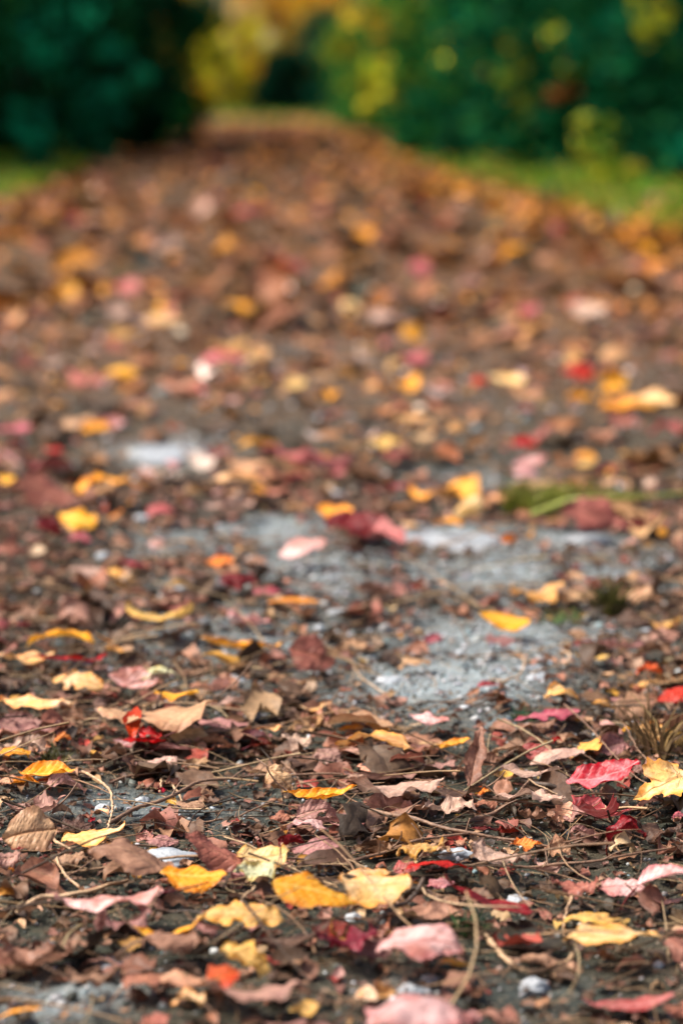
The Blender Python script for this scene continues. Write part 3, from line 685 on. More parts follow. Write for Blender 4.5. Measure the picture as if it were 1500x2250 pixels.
# ------------------------------------------------------------------ twigs
# points are (x, y, height above the ground) ; radius in mm
def ground_pt(px, py, hgt):
    p = at(px, py, hgt); return (p.x, p.y, gh(p.x, p.y) + hgt)
TW = [
 ([(182,1697,.012),(235,1728,.02),(247,1765,.022),(240,1800,.016),(216,1858,.012)],1.6,.9,'p',"pale curved stalk bowing down over the spiked cream leaf"),
 ([(110,1808,.02),(125,1850,.014),(158,1866,.012),(126,1885,.012),(142,1925,.012),(175,1952,.01)],1.7,1.1,'p',"looping pale twig in front of the tall folded tan leaf"),
 ([(235,1815,.02),(228,1850,.012),(190,1898,.012),(150,1925,.01)],1.1,.7,'t',"thin brown twig crossing the large limp tan leaf"),
 ([(36,1984,.012),(90,1968,.012),(160,1958,.014),(232,1948,.012),(282,1935,.01)],2.6,1.6,'p',"thick pale tan stick lying level at lower left"),
 ([(238,1802,.008),(310,1770,.01),(372,1748,.012),(430,1718,.012),(520,1695,.012),(640,1688,.012),(752,1684,.012)],2.4,1.1,'t',"long brown twig rising from the spiked cream leaf to the centre"),
 ([(240,1722,.006),(300,1700,.008),(380,1690,.01),(455,1680,.01)],1.5,.8,'t',"brown twig behind the long twig, left of centre"),
 ([(320,1652,.006),(420,1660,.008),(545,1665,.008)],1.4,1.,'t',"straight level brown twig in front of the upright red leaf"),
 ([(365,1618,.008),(450,1612,.01),(540,1598,.012),(602,1588,.012)],2.2,1.,'t',"dark level twig right of the upright red leaf"),
 ([(170,1632,.006),(230,1610,.01),(300,1612,.008)],1.3,.7,'t',"short twig under the upright red leaf"),
 ([(300,1745,.008),(350,1700,.01),(358,1665,.03)],.8,.5,'d',"hair-thin dark stem rising behind the long twig"),
 ([(358,1705,.01),(385,1725,.008),(402,1755,.006)],1.3,1.,'p',"short pale forked stalk left of centre in the sharp zone"),
 ([(352,1730,.008),(358,1700,.012),(380,1712,.008)],1.2,.8,'p',"hooked pale stalk beside the short forked stalk"),
 ([(0,1690,.006),(100,1705,.006),(210,1715,.006)],1.,.7,'d',"thin dark twig passing under the rolled yellow leaf"),
 ([(420,1800,.006),(470,1788,.008),(520,1775,.008),(610,1740,.01)],1.3,.8,'t',"brown twig sloping up to the folded upright tan leaf"),
 ([(455,1918,.008),(520,1905,.012),(600,1888,.018),(680,1880,.012),(750,1862,.01)],1.5,.9,'t',"brown stalk crossing the cream holed leaf"),
 ([(620,1660,.01),(650,1690,.008),(665,1715,.006)],1.2,1.,'t',"short brown twig behind the folded upright tan leaf, leaning left"),
 ([(660,1700,.008),(690,1712,.008),(735,1722,.006)],1.3,1.,'t',"short brown twig above the curled centre yellow leaf"),
 ([(560,1818,.006),(640,1822,.01),(740,1825,.008)],.9,.7,'d',"thin straight dark twig crossing the mauve leaves at centre"),
 ([(655,1970,.02),(668,1945,.03),(676,1915,.045)],1.6,.8,'d',"short dark stalk standing up from the large golden leaf"),
 ([(490,1962,.02),(500,1945,.026),(506,1928,.03)],1.2,.8,'d',"small dark stalk at the right end of the speckled yellow leaf"),
 ([(545,2045,.012),(528,2020,.014),(533,1985,.016),(560,1960,.014)],1.5,1.1,'p',"pale curved stalk lying over the ragged golden tan leaf"),
 ([(500,2030,.008),(420,2015,.008),(350,2010,.008),(262,2000,.018)],1.2,.8,'d',"thin dark stem along the front of the speckled yellow leaf"),
 ([(748,1766,.01),(830,1778,.012),(900,1795,.014),(1000,1815,.014),(1100,1828,.012),(1210,1840,.01)],2.7,1.3,'t',"long brown branch running right from centre, longest in the sharp zone"),
 ([(748,1900,.008),(830,1872,.01),(930,1845,.012),(1030,1822,.014)],1.9,1.1,'t',"brown twig meeting the long branch from lower left"),
 ([(880,1850,.008),(905,1835,.008),(922,1812,.01)],1.3,.8,'p',"short pale twig under the long branch"),
 ([(1030,1790,.008),(1090,1765,.012),(1130,1738,.014),(1168,1708,.014)],2.6,1.2,'t',"stout bent branch rising to the right of centre"),
 ([(1145,1712,.012),(1200,1722,.012),(1272,1730,.01)],3.2,2.4,'d',"thick dark stick lying level left of the raised red and pink leaf"),
 ([(1160,1708,.016),(1200,1730,.01),(1262,1745,.008)],.9,.6,'p',"fine pale stem over the thick dark stick"),
 ([(925,1770,.014),(940,1785,.01),(985,1790,.01),(1060,1790,.008)],1.,.7,'d',"thin dark stem in front of the pale folded leaf"),
 ([(760,1655,.005),(850,1648,.006),(905,1640,.006)],1.2,.8,'d',"dark level twig left of the dark upright stub"),
 ([(1060,1700,.01),(1100,1660,.01),(1150,1635,.012),(1200,1628,.01)],1.5,.8,'t',"brown twig leaning right from the dark upright stub"),
 ([(820,1825,.006),(870,1850,.006),(930,1862,.006)],1.1,.8,'t',"small twig beneath the brown twig near the golden tan scrap"),
 ([(1120,1895,.006),(1200,1880,.008),(1330,1865,.012),(1500,1845,.012)],1.6,1.,'t',"long dim twig running to the right edge below the dark red cupped leaf"),
 ([(1258,1945,.016),(1246,1975,.01),(1238,2010,.006),(1240,2038,.004)],1.5,1.1,'p',"pale stalk hanging from the rusty wavy leaf"),
 ([(932,1922,.03),(905,1965,.02),(865,2000,.014),(825,2045,.01)],2.1,1.6,'d',"dark stalk sloping down between the large cream and domed pink leaves"),
 ([(1062,2052,.004),(1090,2078,.006),(1140,2108,.008),(1200,2112,.008),(1250,2095,.008),(1256,2075,.008)],2.7,1.6,'p',"broad curved pale stalk bowl-shaped beside the long cream leaf"),
 ([(1110,2095,.006),(1170,2095,.008),(1225,2065,.008)],1.6,1.,'t',"curved brown twig lying inside the bowl-shaped pale stalk"),
 ([(1145,1438,.006),(1152,1465,.008),(1140,1495,.008),(1110,1512,.006),(1075,1512,.004)],1.5,1.,'p',"pale hooked stalk on grey gravel behind the sharp zone"),
 ([(1236,1432,.012),(1252,1440,.012),(1242,1462,.01),(1212,1478,.008),(1165,1492,.006)],1.6,.9,'p',"pale curling stalk with a hooked right end on gravel"),
 ([(1375,1490,.01),(1395,1482,.014),(1415,1492,.01),(1440,1515,.008),(1475,1570,.006),(1478,1605,.006)],1.6,1.2,'t',"bent brown twig at the right edge in front of the red leaf"),
 ([(1285,1455,.01),(1320,1475,.01),(1350,1500,.01)],1.,.7,'d',"thin dark stem on gravel near the right, sloping down"),
 ([(1350,1420,.03),(1358,1455,.02),(1380,1490,.008)],1.1,.8,'d',"dark upright stem beside the bent brown twig"),
 ([(1240,1560,.02),(1310,1620,.02),(1380,1680,.02),(1460,1740,.012)],1.1,.6,'t',"long straw stem sloping across the cream maple leaf, upper one"),
 ([(1365,1585,.024),(1400,1640,.022),(1440,1690,.02),(1490,1742,.012)],1.,.6,'t',"straw stem crossing the middle of the cream maple leaf"),
 ([(1350,1700,.018),(1400,1728,.014),(1480,1770,.01)],1.,.6,'t',"straw stem just below the cream maple leaf"),
 ([(1290,1720,.01),(1330,1755,.012),(1360,1772,.012)],1.2,.7,'p',"pale stem on the dusty rose maple leaf"),
 ([(1335,1760,.03),(1345,1790,.014),(1365,1815,.01)],1.2,.8,'d',"dark stem behind the dark red cupped leaf"),
 ([(750,1560,.006),(800,1545,.008),(860,1552,.006)],1.,.7,'d',"thin dark twig behind the pale tan level leaf"),
 ([(870,1552,.004),(980,1560,.006),(1090,1558,.006)],.9,.7,'d',"hair-thin dark twig on gravel, upper one"),
 ([(1020,1565,.004),(1100,1572,.006),(1140,1562,.006)],.9,.7,'d',"hair-thin dark twig on gravel, lower one"),
 ([(780,1470,.006),(800,1500,.006),(860,1535,.006)],1.2,.8,'p',"pale twig curving over gravel right of the brown upright leaf"),
 ([(248,1372,.004),(245,1430,.004),(256,1395,.016),(300,1380,.012),(380,1378,.01)],1.,.7,'p',"faint pale arching stem behind the cream drooping leaf"),
]
TM = dict(t=M_TWIG, p=M_TWIGP, d=M_TWIGD)
for i, (pts, r0, r1, m, lab) in enumerate(TW):
    rg = np.random.default_rng(900 + i)
    c = spline([ground_pt(*p) for p in pts], 12 * len(pts))
    c[:, 2] += np.array([.0005 * math.sin(k * .37 + i) for k in range(len(c))]); c[:, 0] += rg.normal(0, .00035, len(c))
    o0 = c[len(c) // 2].copy()
    V, F = tube(c - o0, r0 / 1250, r1 / 1250, 7, rg, .12)
    if m == 't' and len(pts) > 3:
        root = empty("twig", o0); mk("stem", V, F, TM[m], root)
        for s in range(2):
            k = int(len(c) * (.35 + .3 * s)); d = np.array([rg.uniform(-.012, .02), rg.uniform(-.01, .02), rg.uniform(.004, .014)])
            q = spline([c[k] - o0, c[k] - o0 + d * .5 + [0, 0, .001], c[k] - o0 + d], 8)
            sv, sf = tube(q, r1 / 1300, r1 / 2600, 5); mk("side_shoot", sv, sf, TM[m], root)
    else:
        root = mk("twig" if m != 'p' else "leaf_stalk", V, F, TM[m]); root.location = o0
    tag(root, lab, "twig", "twigs and stalks lying among the leaves")

# ------------------------------------------------------------------ stones one can tell apart
def rock(px, py, w, h, label, flat=.4, pal=None):
    rg = np.random.default_rng(int(px + py))
    import bmesh
    bm = bmesh.new(); bmesh.ops.create_icosphere(bm, subdivisions=4 if w > 60 else 3, radius=.5)
    sx, sy, sz = rg.uniform(.8, 1.1), rg.uniform(.7, 1.1), flat
    off = Vector(rg.uniform(-50, 50, 3))
    for v in bm.verts:
        n = v.co.normalized()
        d = 1 + .34 * mnoise.noise(n * 1.3 + off) + .16 * mnoise.noise(n * 3.1 + off) + .05 * mnoise.noise(n * 8 + off)
        v.co = Vector((v.co.x * sx * d, v.co.y * sy * d, max(v.co.z * d, -.3) * sz))
    P0 = at(px, py, .005); b = blur_px(py); S = max(w - .4 * b, w * .6) / pxm(P0)
    V = np.array([v.co for v in bm.verts]); F = np.array([[v.index for v in f.verts] for f in bm.faces]); bm.free()
    V *= S / np.ptp(V[:, 0])
    el = math.atan2(CAM.z, P0.y)
    P0 = at(px, py, V[:, 2].max() * .4)
    o = mk("stone", V, F, M_STONE); o.location = (P0.x, P0.y, gh(P0.x, P0.y) + V[:, 2].max() * .25)
    tag(o, label, "stone", "pale stones in the path")
ROCKS = [(245,2130,88,28,"white flat stone between dim brown leaves at lower left"),(365,1893,135,42,"long blue white flat stone behind the speckled yellow leaf",.3),
(1000,1876,84,42,"pale blue grey flat stone left of the grey leathery leaf",.4),(830,1847,42,18,"small white stone by the brown twig at centre right"),(765,1797,32,16,"tiny white stone at centre above the long branch"),
(945,2160,52,42,"blue grey stone behind the bottom pink leaf",.6),(905,2192,84,38,"dull grey stone touching the bottom tan leaf"),(1175,2150,78,42,"white stone alone in the lower right",.6),(1445,2110,32,30,"small pale green stone below the long cream leaf",.7),
(775,2022,44,26,"small white stone between the large golden and cream leaves",.5),(1140,1965,60,36,"grey white stone behind the sloping dark red leaf"),(550,1575,48,26,"blue grey stone right of the very large tan leaf",.5),
(422,1630,48,22,"small white stone in front of the dark level twig"),(1335,1572,48,28,"small white stone left of the right edge red leaf",.6),(120,1525,34,18,"small bright white stone above the arched yellow leaf",.5),
(77,1477,28,20,"tiny white stone below the deep red toothed leaf",.6),(520,1488,56,34,"angular white stone in front of the thin ended yellow leaf",.5),(440,1368,54,24,"pale green stone left of the bright pink leaf",.5),(420,1392,24,22,"tiny pale stone under the pale green stone",.7),
(490,1382,30,18,"small pebble right of the pale green stone",.7),(395,1296,34,22,"white stone beneath the tan leaf far left of the smooth rose leaf",.6),(910,1428,26,18,"white pebble left of the pebble under the tiny pink curl",.7),(942,1430,28,18,"white pebble directly under the tiny pink curl",.7),
(1165,1475,84,20,"flat white stone below the pale hooked stalk",.2),(1180,1503,64,24,"flat grey stone behind the pale cupped leaf",.3),(857,1503,74,26,"slanting white flat stone on gravel right of centre",.3),(1460,1462,24,22,"tiny white stone near the right edge",.7),
(1350,1390,104,32,"broad white stone right of the smooth orange yellow leaf",.3),(1420,1385,34,24,"small grey stone beside the broad white stone",.6),(375,985,210,46,"broad pale patch of ground built as a flat slab, blurred, left",.07),(735,1075,56,24,"blurred white stone at centre behind the brilliant yellow leaf",.5),  # the broad slab is added for a pale patch of ground
(315,1150,50,26,"blurred white pebble left of the crimson rose leaf",.6),(388,1162,36,20,"blurred white pebble in front of the crimson rose leaf",.6),(228,1226,40,26,"blurred bluish stone at left",.6),(985,1192,250,46,"long pale patch of ground built as a slab, blurred, right of centre",.06),  # the long slab, too, is added for a pale patch of ground
(910,1168,80,30,"white lump of stone at the left end of the long pale patch",.4),(1290,1190,130,26,"dull white flat stone in front of the rusty brown hump",.2),(700,1372,30,16,"white pebble above the brown upright leaf",.6),(740,1350,50,20,"pale stone behind the brown upright leaf",.4),
(1010,1420,26,16,"grey pebble in the middle of the gravel patch",.6),(315,1750,34,18,"small pebble beneath the long brown twig",.6),(225,1775,36,22,"bluish pebble behind the spiked cream leaf",.6),(765,1345,60,16,"flat grey stone right of the edge on yellow leaf",.3),(190,1452,30,14,"tiny grey stone right of the deep red toothed leaf",.6)]
for r in ROCKS: rock(r[0], r[1], r[2], r[3], r[4], r[5] if len(r) > 5 else .4)

# ------------------------------------------------------------------ gravel, litter, straw (nobody could count them)
def scatter(name, protos, N, pos, size, cols, mat, tiltmax, lift, label, cat, seed, sq=1.0, cast=None):
    """many small pieces in one mesh; protos are (V,F,shade) arrays"""
    g = np.random.default_rng(seed); VV = []; FF = []; CC = []; base = 0
    n = len(pos)
    for pi, (V, F) in enumerate(protos):
        idx = np.arange(pi, n, len(protos)); m = len(idx)
        if m == 0: continue
        ya = g.uniform(0, 2 * math.pi, m); ta = g.normal(0, tiltmax, m); tb = g.normal(0, tiltmax, m)
        s = size[idx]
        x = V[:, 0][None]; y = V[:, 1][None]; z = V[:, 2][None]
        y1 = y * np.cos(ta)[:, None] - z * np.sin(ta)[:, None]; z1 = y * np.sin(ta)[:, None] + z * np.cos(ta)[:, None]
        x2 = x * np.cos(tb)[:, None] + z1 * np.sin(tb)[:, None]; z2 = -x * np.sin(tb)[:, None] + z1 * np.cos(tb)[:, None]
        x3 = x2 * np.cos(ya)[:, None] - y1 * np.sin(ya)[:, None]; y3 = x2 * np.sin(ya)[:, None] + y1 * np.cos(ya)[:, None]
        P_ = np.stack([x3 * s[:, None], y3 * s[:, None], z2 * s[:, None]], -1)
        mn = P_[:, :, 2].min(1)
        gz = ground_h(pos[idx, 0], pos[idx, 1])
        P_[:, :, 0] += pos[idx, 0][:, None]; P_[:, :, 1] += pos[idx, 1][:, None]
        P_[:, :, 2] += (gz + lift[idx] - mn * sq)[:, None]
        nv = V.shape[0]
        VV.append(P_.reshape(-1, 3)); FF.append((F[None] + (np.arange(m) * nv)[:, None, None] + base).reshape(-1, F.shape[1]))
        CC.append(np.repeat(cols[idx], nv, 0)); base += m * nv
    o = mk(name, np.concatenate(VV), np.concatenate(FF), mat, col=np.concatenate(CC))
    return tag(o, label, cat, kind="stuff")

def pick_cols(g, n, table, var=.13):
    t = np.array([s2l(c) for c, w in table]); p = np.array([w for c, w in table], float); p /= p.sum()
    c = t[g.choice(len(t), n, p=p)]
    return np.clip(c * g.normal(1, var, (n, 1)) * g.normal(1, var * .25, (n, 3)), .002, .95)

def fan(g, n, y0, y1, ex=.25, p=1.0, side=.12):
    """points spread evenly over the seen wedge of ground between two distances, and a margin beside it"""
    out = []
    while sum(len(a) for a in out) < n:
        y = y0 + (y1 - y0) * g.uniform(0, 1, n) ** p
        wl = -(.116 * y + ex); wr = .178 * y + ex
        x = wl + (wr - wl) * g.uniform(0, 1, n)
        k = g.uniform(0, 1, n) < (wr - wl) / (.294 * y1 + 2 * ex)
        out.append(np.stack([x, y], -1)[k])
    return np.concatenate(out)[:n]

g = np.random.default_rng(5)
# gravel
import bmesh
def pebble(seed):
    rg = np.random.default_rng(seed); bm = bmesh.new(); bmesh.ops.create_icosphere(bm, subdivisions=1, radius=.5)
    V = np.array([v.co for v in bm.verts]) * rg.uniform(.7, 1.2, (len(bm.verts), 1)) * [1, rg.uniform(.6, 1), rg.uniform(.4, .8)]
    F = np.array([[v.index for v in f.verts] for f in bm.faces]); bm.free(); return V, F
pb = [pebble(i) for i in range(6)]
pos = np.concatenate([fan(g, 24000, 1.35, 3.0, .12), fan(g, 15000, 3.0, 6.5, .1)])
keep = (g.uniform(0, 1, len(pos)) < .22 + .9 * pale_at(pos[:, 0], pos[:, 1])) & (np.abs(pos[:, 0]) < HALF)
pos = pos[keep]; n = len(pos)
size = np.exp(g.normal(0, .5, n)) * .0032 * np.clip(pos[:, 1] / 2, 1, 2)
cols = pick_cols(g, n, [((160,162,164),4),((132,134,134),3),((92,94,90),2),((196,198,202),1.2),((126,146,154),1),((128,112,96),1.5),((50,54,48),3)])
scatter("gravel", pb, n, pos, size, cols, M_GRAVEL, .4, -size * .2, "grey and white grit and small gravel showing between the leaves", "gravel", 21)

# broken litter close by
BROWNS = [((146,104,80),4),((110,80,62),4),((164,120,104),2.8),((84,62,46),4),((178,140,106),1.8),((138,88,70),3.4),((58,48,38),4),((186,156,128),.6),((150,66,54),.5),((196,142,66),.6)]
def litter_protos(kinds, n, rings, seed, curl=1.3):
    out = []
    for i, k in enumerate(kinds):
        S = leaf_shape(k, np.random.default_rng(seed + i), n, rings, curl); V = S.V.copy(); V -= (V.max(0) + V.min(0)) / 2
        out.append((V, S.F))
    return out
lp = litter_protos('cccooclcxc', 9, 3, 300, 1.3)
pos = np.concatenate([fan(g, 24000, 1.3, 3.6, .12), fan(g, 760, 1.5, 2.9, .15)]); big = np.arange(len(pos)) >= 24000
pa = pale_at(pos[:, 0], pos[:, 1]); keep = g.uniform(0, 1, len(pos)) > np.maximum(pa * (1.2 + .5 * big), .2 * np.clip((1.8 - pos[:, 1]) / .2, 0, 1))
for r in LEAVES:                      # loose pieces do not lie on or lean against the leaves one can tell apart
    if r['py'] < 1380: continue
    q = at(r['px'], r['py']); m_ = r['w'] / 2 / pxm(q)
    keep &= ~(big & (np.abs(pos[:, 0] - q.x) < m_ + .014) & (pos[:, 1] > q.y - .10) & (pos[:, 1] < q.y + .02)) if r['lm'] else True
pos = pos[keep]; big = big[keep]; n = len(pos)
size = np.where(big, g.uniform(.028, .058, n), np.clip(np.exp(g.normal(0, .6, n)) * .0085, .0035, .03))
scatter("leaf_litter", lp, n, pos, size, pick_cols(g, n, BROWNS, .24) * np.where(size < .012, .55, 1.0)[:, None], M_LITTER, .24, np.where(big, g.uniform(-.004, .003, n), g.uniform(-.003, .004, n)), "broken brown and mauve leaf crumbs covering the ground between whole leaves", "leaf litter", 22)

# whole and broken leaves further off
MIDC = [((148,98,60),4),((114,76,44),4),((158,102,80),3),((80,60,42),4),((178,132,90),2.2),((200,148,84),1),((216,146,40),.7),((170,96,92),1),((70,56,44),3),((206,180,166),.8),((150,48,44),.35)]
lp2 = litter_protos('ccorcmxo', 9, 3, 340, 1.2)
pos = np.concatenate([fan(g, 2300, 3.0, 7.0, .3), fan(g, 4200, 3.3, 7.0, .2)]); fine = np.arange(len(pos)) >= 2300
pa = pale_at(pos[:, 0], pos[:, 1]); keep = (g.uniform(0, 1, len(pos)) > pa * 1.7) & (g.uniform(0, 1, len(pos)) < .75 + .6 * vnoise(pos[:, 0], pos[:, 1], 5, 61)) & (np.abs(pos[:, 0]) < HALF + .1)
pos = pos[keep]; n = len(pos); fine = fine[keep]
size = np.where(fine, .4, 1.0) * np.clip(np.exp(g.normal(0, .45, n)) * .046, .016, .085)
scatter("leaf_cover", lp2, n, pos, size, pick_cols(g, n, MIDC, .2), M_FARLEAF, .16, g.uniform(-.003, .006, n), "thin scatter of brown, tan and pink leaves over the path behind the sharp zone", "leaves", 23)
FARC = [((132,82,38),5),((106,68,30),5),((142,86,56),3.4),((70,54,26),5),((166,106,48),2.4),((190,122,30),1.4),((220,144,16),.5),((140,72,66),1),((50,44,28),4),((150,46,44),.3),((200,160,140),.6)]
lp3 = litter_protos('rcormo', 7, 2, 380, 1.1)
pos = fan(g, 19000, 5.8, 35, .8)
keep = (np.abs(pos[:, 0]) < HALF + .35) & (g.uniform(0, 1, len(pos)) < .8 + .55 * vnoise(pos[:, 0], pos[:, 1], 3, 62))
pos = pos[keep]; n = len(pos)
size = np.clip(np.exp(g.normal(0, .35, n)) * .082, .03, .14)
scatter("leaf_carpet", lp3, n, pos, size, pick_cols(g, n, FARC, .14), M_FARLEAF, .3, g.uniform(-.002, .012, n), "carpet of brown, orange and yellow fallen leaves covering the far path", "leaves", 24)
# yellow drift along the verges
pv = []
for side in (-1, 1):
    m = 2000 if side > 0 else 700; y = 7.5 + 26 * g.uniform(0, 1, m) ** 1.5; x = side * ((edge_r(y) - .02 if side > 0 else HALF - .05) + .16 * vnoise(y, y * 0 + side, .55, 78) + g.normal(0, .2, m)); pv.append(np.stack([x, y], -1))
pv.append(np.stack([g.uniform(-3, 2.2, 1900), g.normal(34.5, 1.2, 1900)], -1))
pos = np.concatenate(pv); n = len(pos)
size = np.clip(np.exp(g.normal(0, .3, n)) * .06, .03, .10)
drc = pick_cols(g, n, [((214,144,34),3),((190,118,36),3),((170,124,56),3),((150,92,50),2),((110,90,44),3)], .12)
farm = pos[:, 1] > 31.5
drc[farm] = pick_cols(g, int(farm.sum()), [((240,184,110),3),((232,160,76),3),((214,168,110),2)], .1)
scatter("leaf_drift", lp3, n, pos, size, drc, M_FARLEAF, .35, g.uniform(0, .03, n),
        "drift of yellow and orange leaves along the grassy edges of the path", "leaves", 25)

# the near path beside and before the view
def outside(m, y0, y1):
    x = g.uniform(-HALF - .1, HALF + .1, m); y = g.uniform(y0, y1, m)
    k = (x < -(.116 * y + .12)) | (x > .178 * y + .12) | (y < 1.35)
    return np.stack([x, y], -1)[k]
pos = np.concatenate([outside(7000, -2, 7), outside(14000, -1, 5)]); n = len(pos)
size = np.where(np.arange(n) < 5200, np.exp(g.normal(0, .4, n)) * .042, np.exp(g.normal(0, .4, n)) * .014); size = np.clip(size, .008, .08)
scatter("leaf_scatter", lp3, n, pos, size, pick_cols(g, n, BROWNS + [((226,150,40),1.2),((216,170,110),1),((170,60,60),.8)], .18), M_FARLEAF, .24, g.uniform(-.002, .006, n),
        "brown, yellow and red leaves on the path to either side of the view", "leaves", 29)

# straw, needles and fine stems
def straw_proto(seed):
    rg = np.random.default_rng(seed); k = 6; x = np.linspace(-.5, .5, k); a = rg.uniform(-.3, .3); b = rg.uniform(-.12, .12)
    c = np.stack([x, a * (x ** 2) * 2, b * np.sin(x * 3) + .05], -1); return tube(c, .0085, .0045, 4)
sp = [straw_proto(i) for i in range(8)]
pos = fan(g, 3800, 1.4, 3.0, .1)
keep = g.uniform(0, 1, len(pos)) > .7 * pale_at(pos[:, 0], pos[:, 1]); pos = pos[keep]; n = len(pos)
size = np.clip(np.exp(g.normal(0, .65, n)) * .036, .012, .14)
scatter("straw", sp, n, pos, size, pick_cols(g, n, [((150,120,90),3),((110,84,64),3),((176,150,116),1.6),((70,54,42),3)]), M_LITTER, .12, g.uniform(.0, .010, n), "thin brown straw, needles and bits of stem mixed into the litter", "straw", 26)

# ------------------------------------------------------------------ grass and weeds
def grass(name, pts, hh, cols, label, cat, kind, seed, wid=.004, lean=.5):
    g = np.random.default_rng(seed); n = len(pts)
    z = ground_h(pts[:, 0], pts[:, 1]) - .005
    a = g.uniform(0, 2 * math.pi, n); H = hh * g.uniform(.5, 1.3, n); w = wid * g.uniform(.7, 1.4, n)
    ln = g.normal(0, lean, (n, 2)) * H[:, None]
    dx, dy = np.cos(a) * w, np.sin(a) * w
    B = np.stack([pts[:, 0], pts[:, 1], z], -1)
    L = np.stack([-dx, -dy, 0 * dx], -1)
    V = np.stack([B + L, B - L, B - .7 * L + np.stack([ln[:, 0] * .35, ln[:, 1] * .35, H * .55], -1), B + .7 * L + np.stack([ln[:, 0] * .35, ln[:, 1] * .35, H * .55], -1),
                  B - .1 * L + np.stack([ln[:, 0], ln[:, 1], H * .95], -1), B + .1 * L + np.stack([ln[:, 0], ln[:, 1], H * .95], -1)], 1)
    i = (np.arange(n) * 6)[:, None]
    F = np.concatenate([i + [0, 1, 2, 3], i + [3, 2, 4, 5]])
    o = mk(name, V.reshape(-1, 3), F, M_GRASS, col=np.repeat(cols, 6, 0))
    return tag(o, label, cat, kind=kind)
pv = []
for side in (-1, 1):
    m = 26000; y = 7 + 34 * g.uniform(0, 1, m) ** 1.3; x = side * ((edge_r(y) + .06 if side > 0 else np.where(y > 11, 1.30, 1.45)) + .16 * vnoise(y, y * 0 + side, .55, 77) + np.abs(g.normal(0, .9, m))); pv.append(np.stack([x, y], -1))
pv.append(np.stack([g.uniform(-7, 7, 18000), g.uniform(36, 60, 18000)], -1))
pos = np.concatenate(pv); n = len(pos)
grass("grass", pos, .09, pick_cols(g, n, [((84,140,34),4),((134,160,40),3),((48,108,38),3),((186,162,50),1.4)], .12), "rough yellow green grass growing on both sides of the path", "grass", "stuff", 31, .006)
# short near-side verge grass so the place holds together outside the frame
pv = []
for side in (-1, 1):
    m = 9000; y = g.uniform(-1, 8, m); x = side * (HALF + np.abs(g.normal(0, .6, m))); pv.append(np.stack([x, y], -1))
pos = np.concatenate(pv); n = len(pos)
grass("verge_grass", pos, .07, pick_cols(g, n, [((74,116,40),4),((110,132,44),3),((52,92,44),3)], .12), "short green grass beside the near path", "grass", "stuff", 32, .003)
WEEDS = [(1165,1125,120,.042,420,((100,110,40),(134,136,60)),"straggly olive green weed with grassy leaves left of the rusty brown hump","weed_tuft"),
         (1290,1100,220,.024,420,((110,120,40),(140,140,60)),"thin green grass tuft behind the rusty brown hump","grass_tuft"),
         (1240,1352,110,.014,260,((70,104,60),(120,140,80)),"low mossy green patch right of the smooth orange yellow leaf","moss_patch"),
         (1345,1345,40,.045,120,((80,78,36),(60,58,34)),"dark olive wiry weed standing at right behind the broad white stone","wiry_weed"),
         (1030,2050,60,.018,160,((40,74,50),(60,84,50)),"small dark green moss tuft right of the large domed pink leaf","moss_tuft"),
         (1150,1600,50,.012,120,((44,84,56),(70,96,60)),"tiny green moss tuft below the crimson pink leaf","moss_tuft"),
         (1440,1660,90,.045,60,((130,104,70),(96,76,52)),"sparse tuft of dry brown stems over the cream maple leaf","dry_tuft"),
         (120,1690,90,.022,60,((96,92,50),(70,70,44)),"sparse olive blades growing through the rolled yellow leaf","grass_tuft")]
for px, py, w, hh, k, cc, lab, nm in WEEDS:
    c = at(px, py); r = w / 2 / pxm(c)
    a = g.uniform(0, 6.28, k); q = np.sqrt(g.uniform(0, 1, k)) * r
    pts = np.stack([c.x + q * np.cos(a), c.y + q * np.sin(a) * 1.6], -1)
    grass(nm, pts, hh, pick_cols(g, k, [(cc[0], 1), (cc[1], 1)]), lab, "weed", None, int(px), .0022 if hh > .03 else .0012, .6)
c = spline([ground_pt(1170,1135,.02), ground_pt(1260,1108,.05), ground_pt(1380,1094,.055), ground_pt(1520,1078,.05)], 30)
V, F = tube(c - c[0], .0048, .003, 6); V[:, 2] = (V[:, 2] - (c[0][2] - c[0][2])) * 1.0
o = mk("grass_stalk", V, F, M_BLADE); o.location = c[0]
tag(o, "long olive green grass stalk bending to the right edge behind the rusty brown hump", "grass stalk")

